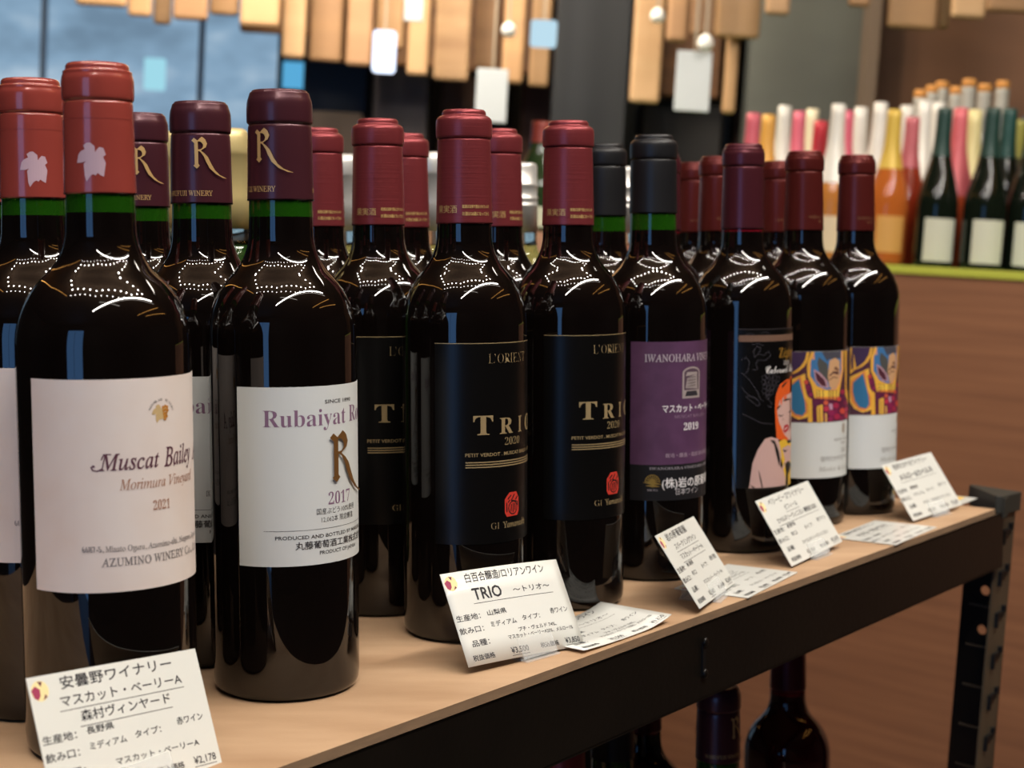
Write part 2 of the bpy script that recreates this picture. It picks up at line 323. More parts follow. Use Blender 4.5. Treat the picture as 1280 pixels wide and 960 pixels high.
ART = json.loads(r'''{"K":[["#e0a83c",[[-45.0,141.4],[-25.3,141.5],[-26.3,135.3],[-29.3,129.7],[-34.3,125.6],[-40.0,123.1],[-43.8,119.3],[-44.9,119.2]],1],["#3a2748",[[-42.5,141.5],[-27.4,141.5],[-28.7,135.3],[-31.9,130.1],[-37.2,125.6],[-42.8,123.1],[-43.4,131.1]],1],["#e8b044",[[-43.8,117.2],[-28.4,124.5],[-27.5,117.2],[-24.5,106.8],[-23.8,95.5],[-26.0,89.3],[-32.8,87.3],[-40.0,90.7],[-43.7,97.0],[-44.6,106.7]],1],["#d8803c",[[-43.0,113.7],[-31.7,122.4],[-29.1,106.8],[-25.9,99.7],[-26.0,92.8],[-31.3,88.7],[-36.5,89.7],[-41.7,95.6],[-43.3,103.9]],1],["#2f6a92",[[-41.2,112.4],[-33.1,120.1],[-31.1,112.4],[-27.9,101.1],[-27.3,94.2],[-29.9,90.4],[-35.8,91.8],[-39.5,97.1],[-41.4,105.3]],1],["#e0a83c",[[-33.4,142.9],[-36.4,132.7],[-36.1,122.4],[-32.7,115.0],[-29.9,103.6],[-26.8,102.4],[-13.0,101.5],[-6.6,105.2],[-4.3,114.0],[-0.1,126.3],[-0.9,143.4]],0],["#d9976a",[[-31.3,142.9],[-34.4,132.7],[-33.9,122.4],[-29.3,115.0],[-22.2,111.2],[-11.2,110.5],[-5.0,115.5],[-1.7,126.4],[-2.6,143.5]],0],["#3b6fa0",[[-30.6,143.1],[-33.5,134.1],[-33.7,122.4],[-27.8,114.2],[-19.7,111.1],[-11.2,112.2],[-6.3,117.1],[-4.1,126.6],[-4.4,143.5]],0],["#46454f",[[-24.8,143.0],[-5.3,143.4],[-4.4,136.2],[-18.5,135.7],[-19.7,133.9]],0],["#4b4b49",[[-27.1,137.7],[-19.3,131.7],[-17.7,120.6],[-19.3,115.5],[-26.4,124.5],[-28.3,132.6]],0],["#b8909c",[[-31.2,127.9],[-29.8,119.4],[-25.1,113.8],[-17.9,112.3],[-19.4,118.4],[-25.7,124.9]],0],["#4a1f2c",[[-30.0,126.0],[-28.8,119.4],[-24.5,114.7],[-19.9,113.7],[-21.9,119.3],[-26.4,123.6]],0],["#c69a70",[[-17.6,134.6],[-11.9,136.6],[-6.3,134.1],[-5.5,117.0],[-13.2,111.2],[-17.1,113.2],[-18.9,122.1]],0],["#5c3a34",[[-18.2,122.1],[-13.6,126.0],[-7.2,125.3],[-7.6,122.5],[-13.6,124.1],[-16.4,121.9]],0],["#5c3a34",[[-17.7,119.1],[-13.0,121.7],[-8.0,120.5],[-8.0,119.8],[-13.0,120.8],[-17.0,118.6]],0],["#6a4436",[[-13.2,127.9],[-10.7,129.7],[-7.0,126.7],[-8.4,125.9]],0],["#e9c04a",[[-29.2,110.9],[-6.7,109.7],[-6.5,102.6],[-29.1,103.6]],0],["#d98036",[[-29.1,105.8],[-6.5,104.9],[-8.2,102.0],[-29.1,102.8]],0],["#5a2436",[[-28.6,111.5],[-28.0,111.4],[-27.8,102.8],[-28.5,102.8]],0],["#5a2436",[[-26.6,111.4],[-25.9,111.4],[-25.7,102.8],[-26.4,102.8]],0],["#5a2436",[[-23.4,111.3],[-22.7,111.3],[-22.5,102.7],[-23.2,102.7]],0],["#5a2436",[[-17.9,111.2],[-17.1,111.1],[-16.9,102.5],[-17.7,102.5]],0],["#5a2436",[[-15.8,111.1],[-15.0,111.0],[-14.8,102.4],[-15.6,102.4]],0],["#5a2436",[[-13.6,111.0],[-12.7,110.9],[-12.5,102.2],[-13.4,102.3]],0],["#5a2436",[[-10.1,110.8],[-9.2,110.7],[-8.9,102.0],[-9.9,102.1]],0],["#571a38",[[-38.9,118.7],[-33.8,115.0],[-30.6,104.7],[-6.5,102.2],[-1.4,110.8],[17.2,97.2],[17.2,82.9],[-31.0,85.9],[-31.3,100.3],[-36.2,107.7]],0],["#c4483c",[[-35.2,117.6],[-35.7,116.2],[-37.0,115.7],[-38.4,116.2],[-38.9,117.6],[-38.4,118.9],[-37.1,119.5],[-35.8,118.9]],0],["#7a2048",[[-32.8,112.8],[-33.5,111.0],[-35.3,110.3],[-37.0,111.0],[-37.8,112.8],[-37.1,114.6],[-35.4,115.3],[-33.6,114.6]],0],["#8a2350",[[-31.4,107.7],[-31.9,106.5],[-33.0,106.0],[-34.2,106.5],[-34.6,107.7],[-34.2,108.8],[-33.1,109.3],[-31.9,108.8]],0],["#5a1e44",[[-26.4,100.2],[-27.2,98.4],[-29.0,97.7],[-30.8,98.5],[-31.6,100.3],[-30.9,102.1],[-29.1,102.8],[-27.2,102.0]],0],["#c85a40",[[-18.0,100.7],[-18.7,99.3],[-20.2,98.8],[-21.8,99.5],[-22.5,100.8],[-21.9,102.2],[-20.3,102.7],[-18.7,102.1]],0],["#b8354a",[[-16.9,95.8],[-17.7,94.2],[-19.7,93.6],[-21.6,94.3],[-22.4,96.0],[-21.7,97.7],[-19.8,98.3],[-17.8,97.5]],0],["#8a2350",[[-13.3,97.8],[-14.0,96.5],[-15.7,96.1],[-17.4,96.7],[-18.2,98.1],[-17.5,99.4],[-15.8,99.9],[-14.1,99.3]],0],["#8a2350",[[-10.9,92.1],[-12.0,90.2],[-14.6,89.5],[-17.2,90.5],[-18.2,92.5],[-17.3,94.5],[-14.8,95.2],[-12.1,94.2]],0],["#a02848",[[-5.8,97.7],[-7.0,96.0],[-9.7,95.5],[-12.3,96.4],[-13.3,98.2],[-12.4,99.9],[-9.9,100.5],[-7.1,99.6]],0],["#5a1e44",[[2.3,103.1],[0.8,101.6],[-2.5,101.2],[-5.4,102.1],[-6.5,103.7],[-5.5,105.2],[-2.6,105.7],[0.7,104.8]],0],["#7a2048",[[17.2,97.9],[17.3,96.3],[7.1,96.7],[2.4,97.7],[0.7,99.5],[2.2,100.9],[6.8,101.2],[17.3,99.5]],0],["#a02848",[[-4.0,88.7],[-5.3,86.9],[-8.3,86.3],[-11.1,87.3],[-12.3,89.3],[-11.2,91.1],[-8.5,91.7],[-5.4,90.7]],0],["#c4483c",[[5.9,92.3],[3.8,90.7],[-0.5,90.3],[-4.1,91.4],[-5.4,93.2],[-4.2,94.9],[-0.7,95.4],[3.6,94.3]],0],["#b03058",[[17.2,92.7],[17.2,91.2],[11.0,91.2],[5.0,92.4],[3.2,94.0],[4.8,95.4],[10.5,95.4],[17.2,94.1]],0],["#7a2048",[[2.4,86.6],[1.1,85.4],[-1.8,85.1],[-4.4,85.8],[-5.5,87.3],[-4.5,88.6],[-2.0,88.9],[1.0,88.1]],0],["#b8354a",[[17.2,87.4],[17.2,85.5],[11.7,85.4],[4.4,86.9],[2.3,88.9],[4.2,90.5],[11.1,90.6],[17.2,89.2]],0],["#8a2350",[[-12.6,87.1],[-13.5,85.5],[-15.5,85.0],[-17.4,85.8],[-18.3,87.4],[-17.5,88.9],[-15.6,89.5],[-13.5,88.7]],0],["#7a2048",[[-19.7,88.9],[-20.3,87.7],[-21.7,87.2],[-23.1,87.8],[-23.7,89.1],[-23.1,90.3],[-21.8,90.8],[-20.3,90.2]],0],["#c4483c",[[-3.4,102.8],[-4.3,101.6],[-6.4,101.2],[-8.5,101.9],[-9.3,103.2],[-8.5,104.4],[-6.5,104.8],[-4.4,104.1]],0],["#a02848",[[3.2,108.2],[1.8,107.0],[-1.2,106.6],[-3.9,107.4],[-4.9,108.8],[-4.0,110.1],[-1.4,110.5],[1.7,109.7]],0],["#7a2048",[[-6.9,93.4],[-7.7,92.2],[-9.6,91.8],[-11.4,92.4],[-12.2,93.7],[-11.5,94.9],[-9.7,95.3],[-7.8,94.7]],0],["#b990a8",[[-17.7,99.9],[-13.9,99.7],[-13.3,95.3],[-16.2,94.7]],0],["#e0a83c",[[-35.4,105.5],[-32.2,104.0],[-31.4,85.2],[-35.1,85.2]],0],["#d8a844",[[-28.2,98.0],[-23.2,99.8],[-22.5,84.9],[-27.6,85.1]],0],["#3d2430",[[-26.3,97.3],[-25.8,97.2],[-25.3,85.0],[-25.8,85.1]],0],["#d9a85a",[[-21.1,92.7],[-19.2,91.8],[-18.9,85.2],[-20.6,85.2]],0],["#e0a83c",[[0.8,143.1],[5.3,142.8],[5.1,128.2],[6.1,111.7],[17.2,97.2],[12.7,97.6],[3.7,105.9]],0],["#4a2a34",[[5.3,142.8],[17.2,142.2],[17.2,107.8],[11.2,108.3]],0]],"Z":[["#d8581c",[[-12.2,108.0],[-11.5,117.4],[-7.4,124.6],[0.9,127.7],[18.5,127.7],[18.5,80.4],[18.5,80.3],[-10.0,84.1],[-11.4,97.1]]],["#c9a59c",[[-7.1,113.1],[-0.1,116.3],[12.0,117.2],[18.5,117.1],[18.5,83.2],[8.5,81.6],[-1.3,87.4],[-7.8,96.8],[-9.9,105.1]]],["#d8581c",[[-7.9,112.4],[-4.9,108.8],[-4.6,114.9]]],["#d8581c",[[-2.7,114.8],[0.1,110.5],[2.9,117.1]]],["#2a1a18",[[-5.3,123.5],[-1.0,125.9],[4.2,126.6],[-2.4,123.3],[-4.8,121.7]]],["#16100f",[[-4.9,112.1],[0.6,113.6],[12.5,112.8],[1.8,112.0]]],["#16100f",[[-10.6,107.3],[-7.0,109.5],[-6.0,108.6],[-9.4,106.4]]],["#16100f",[[4.9,103.1],[18.5,104.2],[18.5,103.4],[8.3,102.5]]],["#16100f",[[-8.9,102.3],[-4.7,101.5],[-1.8,102.5],[-4.6,100.7],[-7.7,101.2]]],["#6b4844",[[-4.1,98.6],[-2.7,99.1],[-2.2,98.0]]],["#a8242c",[[-2.7,90.3],[-1.0,93.8],[3.8,94.3],[7.4,92.4],[5.5,89.8],[-0.3,88.0]]],["#e8d8d0",[[-0.9,91.1],[3.2,92.6],[3.9,92.0],[0.2,90.4]]],["#d9ae34",[[-7.4,82.5],[-1.2,83.7],[18.5,79.2],[18.5,74.8],[18.5,48.1],[2.3,48.9],[-2.4,63.6],[-6.2,74.9]]],["#c4a098",[[-32.5,49.2],[-30.2,67.4],[-26.2,77.7],[-20.8,85.2],[-15.6,86.4],[-8.7,84.5],[-6.3,79.4],[-4.3,71.8],[-6.0,65.3],[-4.0,61.3],[-3.0,49.1]]],["#14100f",[[-16.5,84.3],[-12.0,83.6],[-7.4,75.1],[-5.8,69.7],[-7.1,63.9],[-10.0,72.3],[-12.7,80.7]]],["#14100f",[[-25.6,62.9],[-24.0,58.4],[-21.8,49.5],[-23.0,49.5],[-24.7,56.9]]],["#14100f",[[-32.2,51.9],[-27.7,49.6],[-29.9,49.4]]],["#c4a098",[[-3.8,77.0],[5.8,78.6],[18.5,75.1],[15.5,66.4],[2.5,65.1],[-2.0,61.1],[2.1,53.9],[1.4,48.9],[-3.0,49.3],[-4.6,61.4],[0.7,68.3]]],["#14100f",[[0.8,65.3],[6.4,66.5],[18.5,62.9],[7.4,56.9],[7.3,48.7],[2.2,49.2],[2.8,57.5]]],["#14100f",[[-3.5,76.2],[2.1,74.9],[6.0,75.2],[0.5,73.5]]],["#14100f",[[2.7,82.3],[13.3,81.8],[18.5,83.4],[18.5,79.6],[5.8,79.7]]]],"Zring":[[-22.0,130.4],[-19.4,131.7],[-16.2,131.2],[-12.8,130.1],[-9.1,128.9],[-22.7,127.1],[-19.7,128.0],[-16.5,126.9],[-13.2,126.0],[-9.5,125.2],[-21.2,123.7],[-18.5,122.9],[-15.2,122.4],[-12.2,121.6],[-21.8,120.3],[-18.8,118.9],[-16.0,118.8],[-19.1,116.2]],"Zline":[[[-39.2,143.3],[-36.0,145.3],[-33.3,141.9],[-34.5,135.3],[-37.1,132.6],[-39.1,133.9]],[[-30.7,149.9],[-28.1,153.3],[-25.2,151.9],[-26.6,147.9],[-30.0,145.3],[-30.7,149.9]],[[-26.6,147.9],[-23.0,146.5],[-18.6,149.7],[-16.9,146.3],[-20.7,143.1],[-27.2,143.2],[-28.9,139.9],[-27.1,137.2],[-30.5,135.9]],[[-36.4,131.9],[-33.1,128.6],[-28.3,121.8],[-24.7,114.4],[-22.5,113.0]],[[-39.0,123.8],[-35.6,119.2],[-31.6,116.5],[-26.8,114.4]],[[-35.6,116.5],[-30.9,112.5],[-27.4,109.7],[-25.0,110.3],[-26.1,113.1],[-30.2,116.5],[-35.6,116.5]],[[-20.3,117.6],[-17.9,114.1],[-15.4,111.3],[-16.2,108.0],[-18.6,109.5]],[[-31.5,154.6],[-26.7,155.2],[-23.1,153.8]],[[-36.2,161.9],[-32.9,162.9],[-30.2,161.6]],[[-25.4,162.6],[-21.1,163.8],[-18.0,161.7]]],"R":[[[-2.7,133.6],[0.0,131.4],[0.4,130.4],[0.5,112.7],[1.7,111.4],[-0.8,108.9],[-3.6,111.3],[-2.4,112.3],[-2.5,129.4],[-4.8,131.4]],[[0.0,131.4],[3.6,134.6],[5.2,133.5],[6.5,132.2],[7.8,129.0],[6.7,126.1],[3.3,123.9],[2.4,123.0],[0.3,122.9],[0.3,124.2],[2.7,124.5],[4.2,125.8],[4.5,127.7],[3.7,129.5],[2.3,130.6],[0.2,130.8]],[[1.1,123.2],[2.7,123.3],[5.7,121.1],[8.3,118.2],[10.8,112.9],[13.7,107.9],[17.9,104.2],[25.4,101.4],[20.9,101.9],[14.6,104.7],[9.5,109.3],[6.8,114.2],[5.0,118.6],[2.7,121.9]]],"du":9.5}''')
def Rlogo(P, m, ou, oh, k, ky=None, tail=1.0, layer=150):
    ky = ky or k
    for pg in ART['R']:
        P.poly([(ou + (u if u < 9 else 9 + (u - 9) * tail) * k, oh + (h - 122) * ky) for u, h in pg], m, layer)
LEAF = [(165,230),(200,200),(240,195),(290,240),(295,310),(315,280),(340,250),(385,260),(412,340),(380,365),(410,440),(385,605),(345,585),(320,560),(295,590),(270,575),(235,600),(195,665),(175,600),(165,450),(190,420),(150,435),(80,440),(100,340),(130,300),(180,275)]

# --- 1 brick-red capsule, cream label
def make_muscat():
    root, c, crf, rf = bottle('wine_bottle', 305, 38.2, 249, M['brick'], 240.5, M['green'], M['wine'], ringr=15.5, neckr=15.0, topr=13.7, botr=15.7)
    P = Print(); P.poly([((x-246)*.0385, 262 - (y-430)*.0385*.93) for x, y in LEAF], ink('#b59aa6', .5))
    P.finish('leaf_print', crf, c, 1.2, base=.1)
    P = Print(); P.line([(u, 281) for u in range(-40, 41, 1)][::2], .15, ink('#7c2924'))
    P.finish('perforation', crf, c, 1.2, base=.08)
    lb = sheet('front_label', -59.5, 54, 77.5, 169.3, rf, M['paper'], root)
    P = Print(); d = ink('#5d3644'); br = ink('#a07058'); gy = ink('#7d7676'); g1 = ink('#b5782e')
    P.text('Muscat', 'ital', -27.5, 130.4, 7.0, d, width=26.5, off=.01); P.line([(-22.6, 137.2), (-24.5, 137.3), (-26, 136.4), (-26.6, 135)], .5, d); P.line([(-26.6, 131), (-28.4, 130.2), (-30.2, 130.6), (-30.8, 131.8), (-30, 132.5)], .6, d); P.circ(-29.8, 132.2, .55, d, 8)
    P.text('Bailey', 'ital', 1.6, 130.2, 8.2, d, width=20, off=.012); P.text('A', 'ital', 25, 130.2, 8.2, d, off=.012)
    P.text('Morimura Vineyard', 'ital', -19.4, 121.6, 4.6, br, width=42)
    P.text('2021', 'serif', -4.6, 111.6, 4.1, br, width=9, off=-.007)
    P.text('6687-5, Misato Ogura, Azumino-shi, Nagano, Japan', 'roman', -35.5, 95.2, 2.5, gy, width=64, off=.008)
    P.text('AZUMINO WINERY Co., Ltd', 'roman', -27.6, 88.9, 3.5, gy, width=57, off=.008)
    for i, ch in enumerate('AZUMINO WINERY'):
        a = R_(158 - i * 136 / 13)
        if ch != ' ': P.text(ch, 'serif', 1.2 + 6.4*math.cos(a) - .4, 152.6 + 6.4*math.sin(a), 1.0, gy, rot=a - math.pi/2)
    P.poly([(1.2 + (x-330)*.022, 153.6 - (y-420)*.017) for x, y in LEAF], ink('#c4a878'))
    for i, (a, b) in enumerate([(1.6,156),(2.8,156.4),(4,156),(1.8,154.6),(3.1,154.9),(4.2,154.5),(2.1,153.2),(3.4,153.4),(2.4,152),(3.5,152),(2.6,150.8)]): P.circ(a, b, .72, g1, 8)
    P.finish('lettering', rf, lb, base=.26)
    return root
# --- 2 purple capsule with gold letter, white label
def make_rub():
    root, c, crf, rf = bottle('wine_bottle', 303, 37.4, 249, M['purple'], 240.4, M['green'], M['wine'], ringr=16.2, neckr=15.8, topr=13.4, botr=16.6, soft=True)
    P = Print()
    for u0 in (-4.5, 48): Rlogo(P, TAN, u0, 275.5, .62, .66, 1.05)
    P.text('MARUFUJI WINERY', 'roman', -27, 252.6, 2.7, TAN, width=30, off=.008); P.text('SINCE 1890', 'serif', 26, 252.6, 2.3, TAN, width=16, off=-.007)
    P.finish('gold_print', crf, c, 1.2, base=.08)
    lb = sheet('front_label', -52, 57, 68.9, 157.4, rf, M['white'], root)
    P = Print(); w = ink('#80607a'); k = ink('#3c3838'); g = ink('#7a552e', .35, .3)
    P.text('SINCE 1890', 'sans', -7, 148.6, 1.8, k, width=19, off=.012)
    P.text('Rubaiyat', 'serif', -38.2, 137.9, 8.2, w, width=45.5, off=-.007); P.text('Rouge', 'serif', 10.6, 138.2, 8.2, w, width=31, off=-.007)
    Rlogo(P, g, 0, 122, 1, 1)
    P.text('2017', 'serif', -5.4, 98.1, 6.0, w, width=16, off=-.007)
    P.text('国産ぶどう100%使用', 'cjk', -12.2, 93.6, 3.0, k, width=27); P.text('12,062本 限定醸造', 'cjk', -9.6, 89.4, 2.9, k, width=23)
    P.line([(-38.6, 86.5), (49, 86.5)], .22, k)
    P.text('PRODUCED AND BOTTLED BY MARUFUJI WINERY', 'sans', -33, 82.2, 1.75, k, width=72, off=.016)
    P.text('丸藤葡萄酒工業株式会社', 'cjk', -23.2, 76.9, 3.7, k, width=50, bold=.14)
    P.text('PRODUCT OF JAPAN', 'sans', -10.8, 73.8, 1.75, k, width=27, off=.016)
    P.finish('lettering', rf, lb, base=.26)
    return root
# --- 3 crimson capsule, black label
def make_trio():
    root, c, crf, rf = bottle('wine_bottle', 303, 36.4, 239, M['crimson'], 0, None, M['wine'], ringr=16.0, neckr=15.2, topr=12.6, botr=16.3)
    P = Print()
    P.text('果実酒', 'cjk', -21, 244.5, 4.2, TAN, width=13.5)
    for u0 in (-4.5, 20, 43):
        P.text('飲酒は法律で禁止されています', 'cjk', u0, 247.2, 1.9, TAN, width=18, bold=.14); P.text('お酒は20歳になってから', 'cjk', u0, 243, 2.1, TAN, width=18, bold=.14)
    P.finish('gold_print', crf, c, 1.2, base=.08)
    lb = sheet('front_label', -49, 49, 57.5, 171.8, rf, M['blackp'], root)
    P = Print(); e = ink('#a9936b', .4, .3)
    P.rect(-49, 171.3, 49, 171.7, e, 0); P.rect(48.6, 57.5, 49, 171.7, e, 0)
    P.text('L’ORIENT', 'roman', -18, 160.2, 5.4, e, width=30, off=-.02)
    P.text('T', 'serif', -27, 119.9, 10.8, e, width=11.8, off=.004); P.text('R', 'serif', -10.9, 119.9, 9, e, width=10, off=.004); P.text('I', 'serif', 4.2, 119.9, 9, e, width=3.6, off=.004); P.text('O', 'serif', 13, 119.9, 9, e, width=10.5, off=.004)
    P.text('2020', 'serif', -7.3, 113.3, 4.3, e, width=12.5, off=-.02)
    P.text('PETIT VERDOT . MUSCAT BAILEY A . MERLOT', 'sans', -31.5, 107.6, 1.9, e, width=64, off=.012)
    for h in (104.4, 103.0, 101.6): P.rect(-31.4, h - .42, 31.6, h + .22, e, 0)
    r = ink('#c2382c', .5); cx, ch = -1.4, 78.8
    P.poly([(cx-6, ch-4.5), (cx-4.4, ch-6.9), (cx+4.4, ch-6.9), (cx+6, ch-4.6), (cx+6, ch+3), (cx+3.6, ch+6.9), (cx-2.6, ch+6.9), (cx-6, ch+3.2)], r)
    b = ink('#140d0d')
    P.ring(cx+.6, ch-2.1, 3.7, .75, b, 14, layer=2)
    for q in ([(-3.6,3.2),(-1.2,5.2)],[(-.6,2.6),(1.8,5.4)],[(3,2.4),(4.6,4)],[(-4.6,1),(-4.4,-4)],[(-1,2.2),(3.6,1.2)],[(-.8,-.2),(-1.2,-4)],[(.8,.2),(.6,-4.6)],[(2.2,0),(2.4,-3.6)],[(-3.4,1.4),(-2.2,2.4)],[(4.6,1),(4.8,-1)]): P.line([(cx+x, ch+y) for x, y in q], .85, b, 2)
    P.text('GI', 'roman', -16.6, 65.7, 3.6, e, width=5.4, off=-.01); P.text('Yamanashi', 'roman', -8.8, 65.7, 3.6, e, width=21, off=.008)
    P.finish('lettering', rf, lb, base=.26)
    return root
# --- 4 black capsule, violet label over charcoal band
def make_iwa():
    root, c, crf, rf = bottle('wine_bottle', 300.5, 37.4, 248.5, M['black'], 236.8, M['green'], M['wine'], ringr=16.1, neckr=15.6, topr=13.0, botr=16.3)
    lb = sheet('front_label', -51.5, 47, 79.7, 162.3, rf, M['violet'], root)
    l2 = sheet('lower_band', -51.5, 47, 55.4, 79.7, rf, M['charcoal'], root, jag=None)
    P = Print(); s = ink('#c9bfc4', .4, .3); t = ink('#e6e2e2'); d = ink('#b3a6a2', .4, .3)
    P.text('IWANOHARA VINEYARD', 'roman', -42, 149, 4.9, s, width=70, off=.008)
    u0, u1, h0, h1 = -15.6, 1.2, 124, 141
    P.poly([(u0, h0), (u1, h0), (u1, h1)] + [((u0+u1)/2 + (u1-u0)/2*math.cos(a), h1 + 4.2*math.sin(a)) for a in [i*math.pi/10 for i in range(1, 10)]] + [(u0, h1)], d)
    P.poly([(u0+1.4, h0+5.6), (u1-1.4, h0+5.6), (u1-1.4, h1)] + [((u0+u1)/2 + (u1-u0-2.8)/2*math.cos(a), h1 + 3*math.sin(a)) for a in [i*math.pi/10 for i in range(1, 10)]] + [(u0+1.4, h1)], ink('#54404e'))
    P.poly([(u0+2.6, h0+7), (u1-2.6, h0+6), (u1-3.4, h0+16), (u0+4, h0+14)], d); P.poly([(u0+2.8, h0+15), (u0+3.8, h0+17.6), (u1-3.6, h0+17.6), (u1-2.6, h0+16)], d)
    P.poly([(u0+2.2, h0+1.4), (u1-2.2, h0+1.4), (u1-3.6, h0+4.8), (u0+3.6, h0+4.8)], ink('#2e2a30'))
    for i in range(4): P.line([(u0+4, h0+8+i*2), (u1-5, h0+8.8+i*1.8)], .35, ink('#54404e'), 60)
    P.text('マスカット・ベーリーA', 'cjk', -30, 114.8, 5.2, t, width=52, bold=.14)
    P.text('MUSCAT BAILEY A', 'roman', -21.6, 111, 1.9, ink('#8d7488'), width=32, off=.008)
    P.text('2019', 'serif', -14.2, 102.6, 4.7, t, width=14, off=-.004)
    P.text('栽培・醸造・瓶詰 岩の原葡萄園', 'cjk', -27.6, 84.4, 2.8, ink('#a893a2'), width=48)
    P.finish('lettering', rf, lb, base=.26)
    P = Print(); g = ink('#a98a45', .35, .5)
    P.text('IWANOHARA VINEYARD NIIGATA', 'roman', -38.2, 76.4, 1.7, ink('#9b949a'), width=62, off=.008)
    for i in range(9):
        a = R_(10 + i * 20); P.line([(-36.2 + 1.6*math.cos(a), 68 + 1.6*math.sin(a)), (-36.2 + 4.6*math.cos(a), 68 + 4.8*math.sin(a))], .55, g, 0)
    P.ring(-36.2, 68, 4.9, .5, g, 12, 0, math.pi); P.circ(-36.2, 68.2, 1.8, g, 10); P.poly([(-43, 67.8), (-36, 68.3), (-29.6, 66.6), (-36, 66.2)], g); P.poly([(-41, 65.6), (-36, 66.4), (-30.6, 65), (-36, 64.6)], g)
    P.text('創業 明治', 'cjk', -39.6, 61.8, 1.5, ink('#9b949a'), width=7)
    P.text('(株)岩の原葡萄園', 'cjk', -29.8, 64.4, 6.6, t, width=54, bold=.14)
    P.text('日本ワイン', 'cjk', -19.8, 59, 4.2, ink('#bdb8ba'), width=20)
    P.finish('lettering', rf, l2, base=.26)
    return root
# --- 5 plum capsule, black illustrated label
def make_zep(wine='wine'):
    root, c, crf, rf = bottle('wine_bottle', 300.5, 37.9, 239, M['plum'], 233.5 if wine != 'wine' else 236.5, M['redglass'], M[wine], ringr=15.6, neckr=14.9, topr=13.8, botr=16.0)
    lb = sheet('front_label', -41.5, 47, 48.8, 166, rf, M['blackp'], root)
    P = Print(); gy = ink('#57525a'); 
    P.rect(-41.4, 156.6, 46.9, 161.3, ink('#6e5344'), 0)
    P.rect(-41.4, 165.4, 46.9, 165.8, ink('#3c3436'), 0)
    for u, h in ART['Zring']: P.ring(u, h, 1.75, .2, gy, 10)
    for l in ART['Zline']: P.line([tuple(p) for p in l], .22, gy, 0)
    P.line([(-38, 104), (-24, 97), (-14, 96)], .2, gy, 0)
    P.text('Zéphyr', 'serif', -8.8, 144.4, 7.2, ink('#b98a3a', .35, .4), width=23, off=-.004)
    P.text('2020', 'serif', -3.6, 138.9, 3.0, ink('#b8b0ac'), width=8, off=-.007)
    P.text('Cabernet Sauvignon', 'script', -21, 133.2, 5.4, ink('#e2dfdc'), width=54)
    cols = {}
    for cc, pg in ART['Z']:
        P.poly([(u if u < 9.5 else u + 0, h) for u, h in pg], ink(cc, .55))
    P.poly([(8.6, 129), (14, 130), (20, 124), (23, 112), (22, 96), (17, 88), (12, 90), (9, 100)], ink('#c04e1c', .55), 1)
    P.poly([(8.4, 115), (14, 112), (16, 102), (13, 92), (8.4, 88)], ink('#c9a59c', .55), 2)
    P.text('BeryBeesWinery'[:0] or 'Bees', 'script', -3.4, 64, 2.2, ink('#b39a4a'), width=6)
    P.finish('artwork', rf, lb, base=.26)
    return root
# --- 6 maroon capsule, white label with a painted upper half
def make_tak():
    root, c, crf, rf = bottle('wine_bottle', 302, 37.7, 239, M['maroon'], 0, None, M['wine'], ringr=15.6, neckr=14.8, topr=13.8, botr=16.0)
    P = Print(); m = ink('#a07a58', .4, .3)
    for u0 in (-13, 12, 36): P.text('SHINSHU TAKAYAMA', 'roman', u0, 248.4, 1.7, m, width=17, off=-.01); P.text('WINERY', 'roman', u0+8, 245, 1.5, m, width=7, off=-.01)
    P.finish('gold_print', crf, c, 1.2, base=.08)
    lb = sheet('front_label', -53.5, 48, 39.8, 142, rf, M['white'], root)
    P = Print(); du = ART['du']
    P.rect(-53.4, 85, 47.9, 141.9, ink('#4a2636'), 0)
    def cl(p): return [(min(max(u, -53.3), 47.8), min(max(h, 85.1), 141.8)) for u, h in p]
    for cc, pg, k2 in ART['K']: P.poly(cl([(u - (du if k2 else 0), h) for u, h in pg]), ink(cc, .5))
    P.poly([(19, 141.8), (34, 141.8), (30, 118), (22, 112)], ink('#3a2748', .5)); P.poly([(16, 141.8), (20, 141.8), (24, 112), (20, 100)], ink('#e0a83c', .5)); P.poly([(22, 85.1), (46, 85.1), (44, 108), (30, 112)], ink('#2f6a92', .5)); P.poly([(34, 141.8), (38, 141.8), (47, 120), (44, 112), (32, 120)], ink('#e0a83c', .5))
    P.finish('artwork', rf, lb, base=.24)
    P = Print(); k = ink('#6f6a66'); 
    P.poly([(1.9 + 2.7*math.cos(a), 79 + 4.4*math.sin(a)) for a in [i*6.2832/14 for i in range(14)]], ink('#a89a88')); P.ring(1.9, 80.6, 1.2, .5, k, 8, layer=3); P.line([(.4, 77.6), (3.4, 77.6)], .5, k, 3); P.line([(1, 76.2), (2.8, 76.2)], .5, k, 3)
    P.text('SHINSHU TAKAYAMA', 'roman', -11, 69.4, 1.7, k, width=26, off=.008); P.text('WINERY', 'roman', -2, 66.2, 1.6, k, width=9, off=.008)
    P.text('2019', 'serif', -1.6, 59.2, 3.6, k, width=9, off=-.02)
    P.text('信州たかやまワイナリー', 'cjk', -24, 53, 4.3, k, width=46)
    P.text('Merlot & Cabernet', 'ital', -26, 45.2, 3.6, ink('#8a8680'), width=50)
    P.finish('lettering', rf, lb, base=.26)
    return root
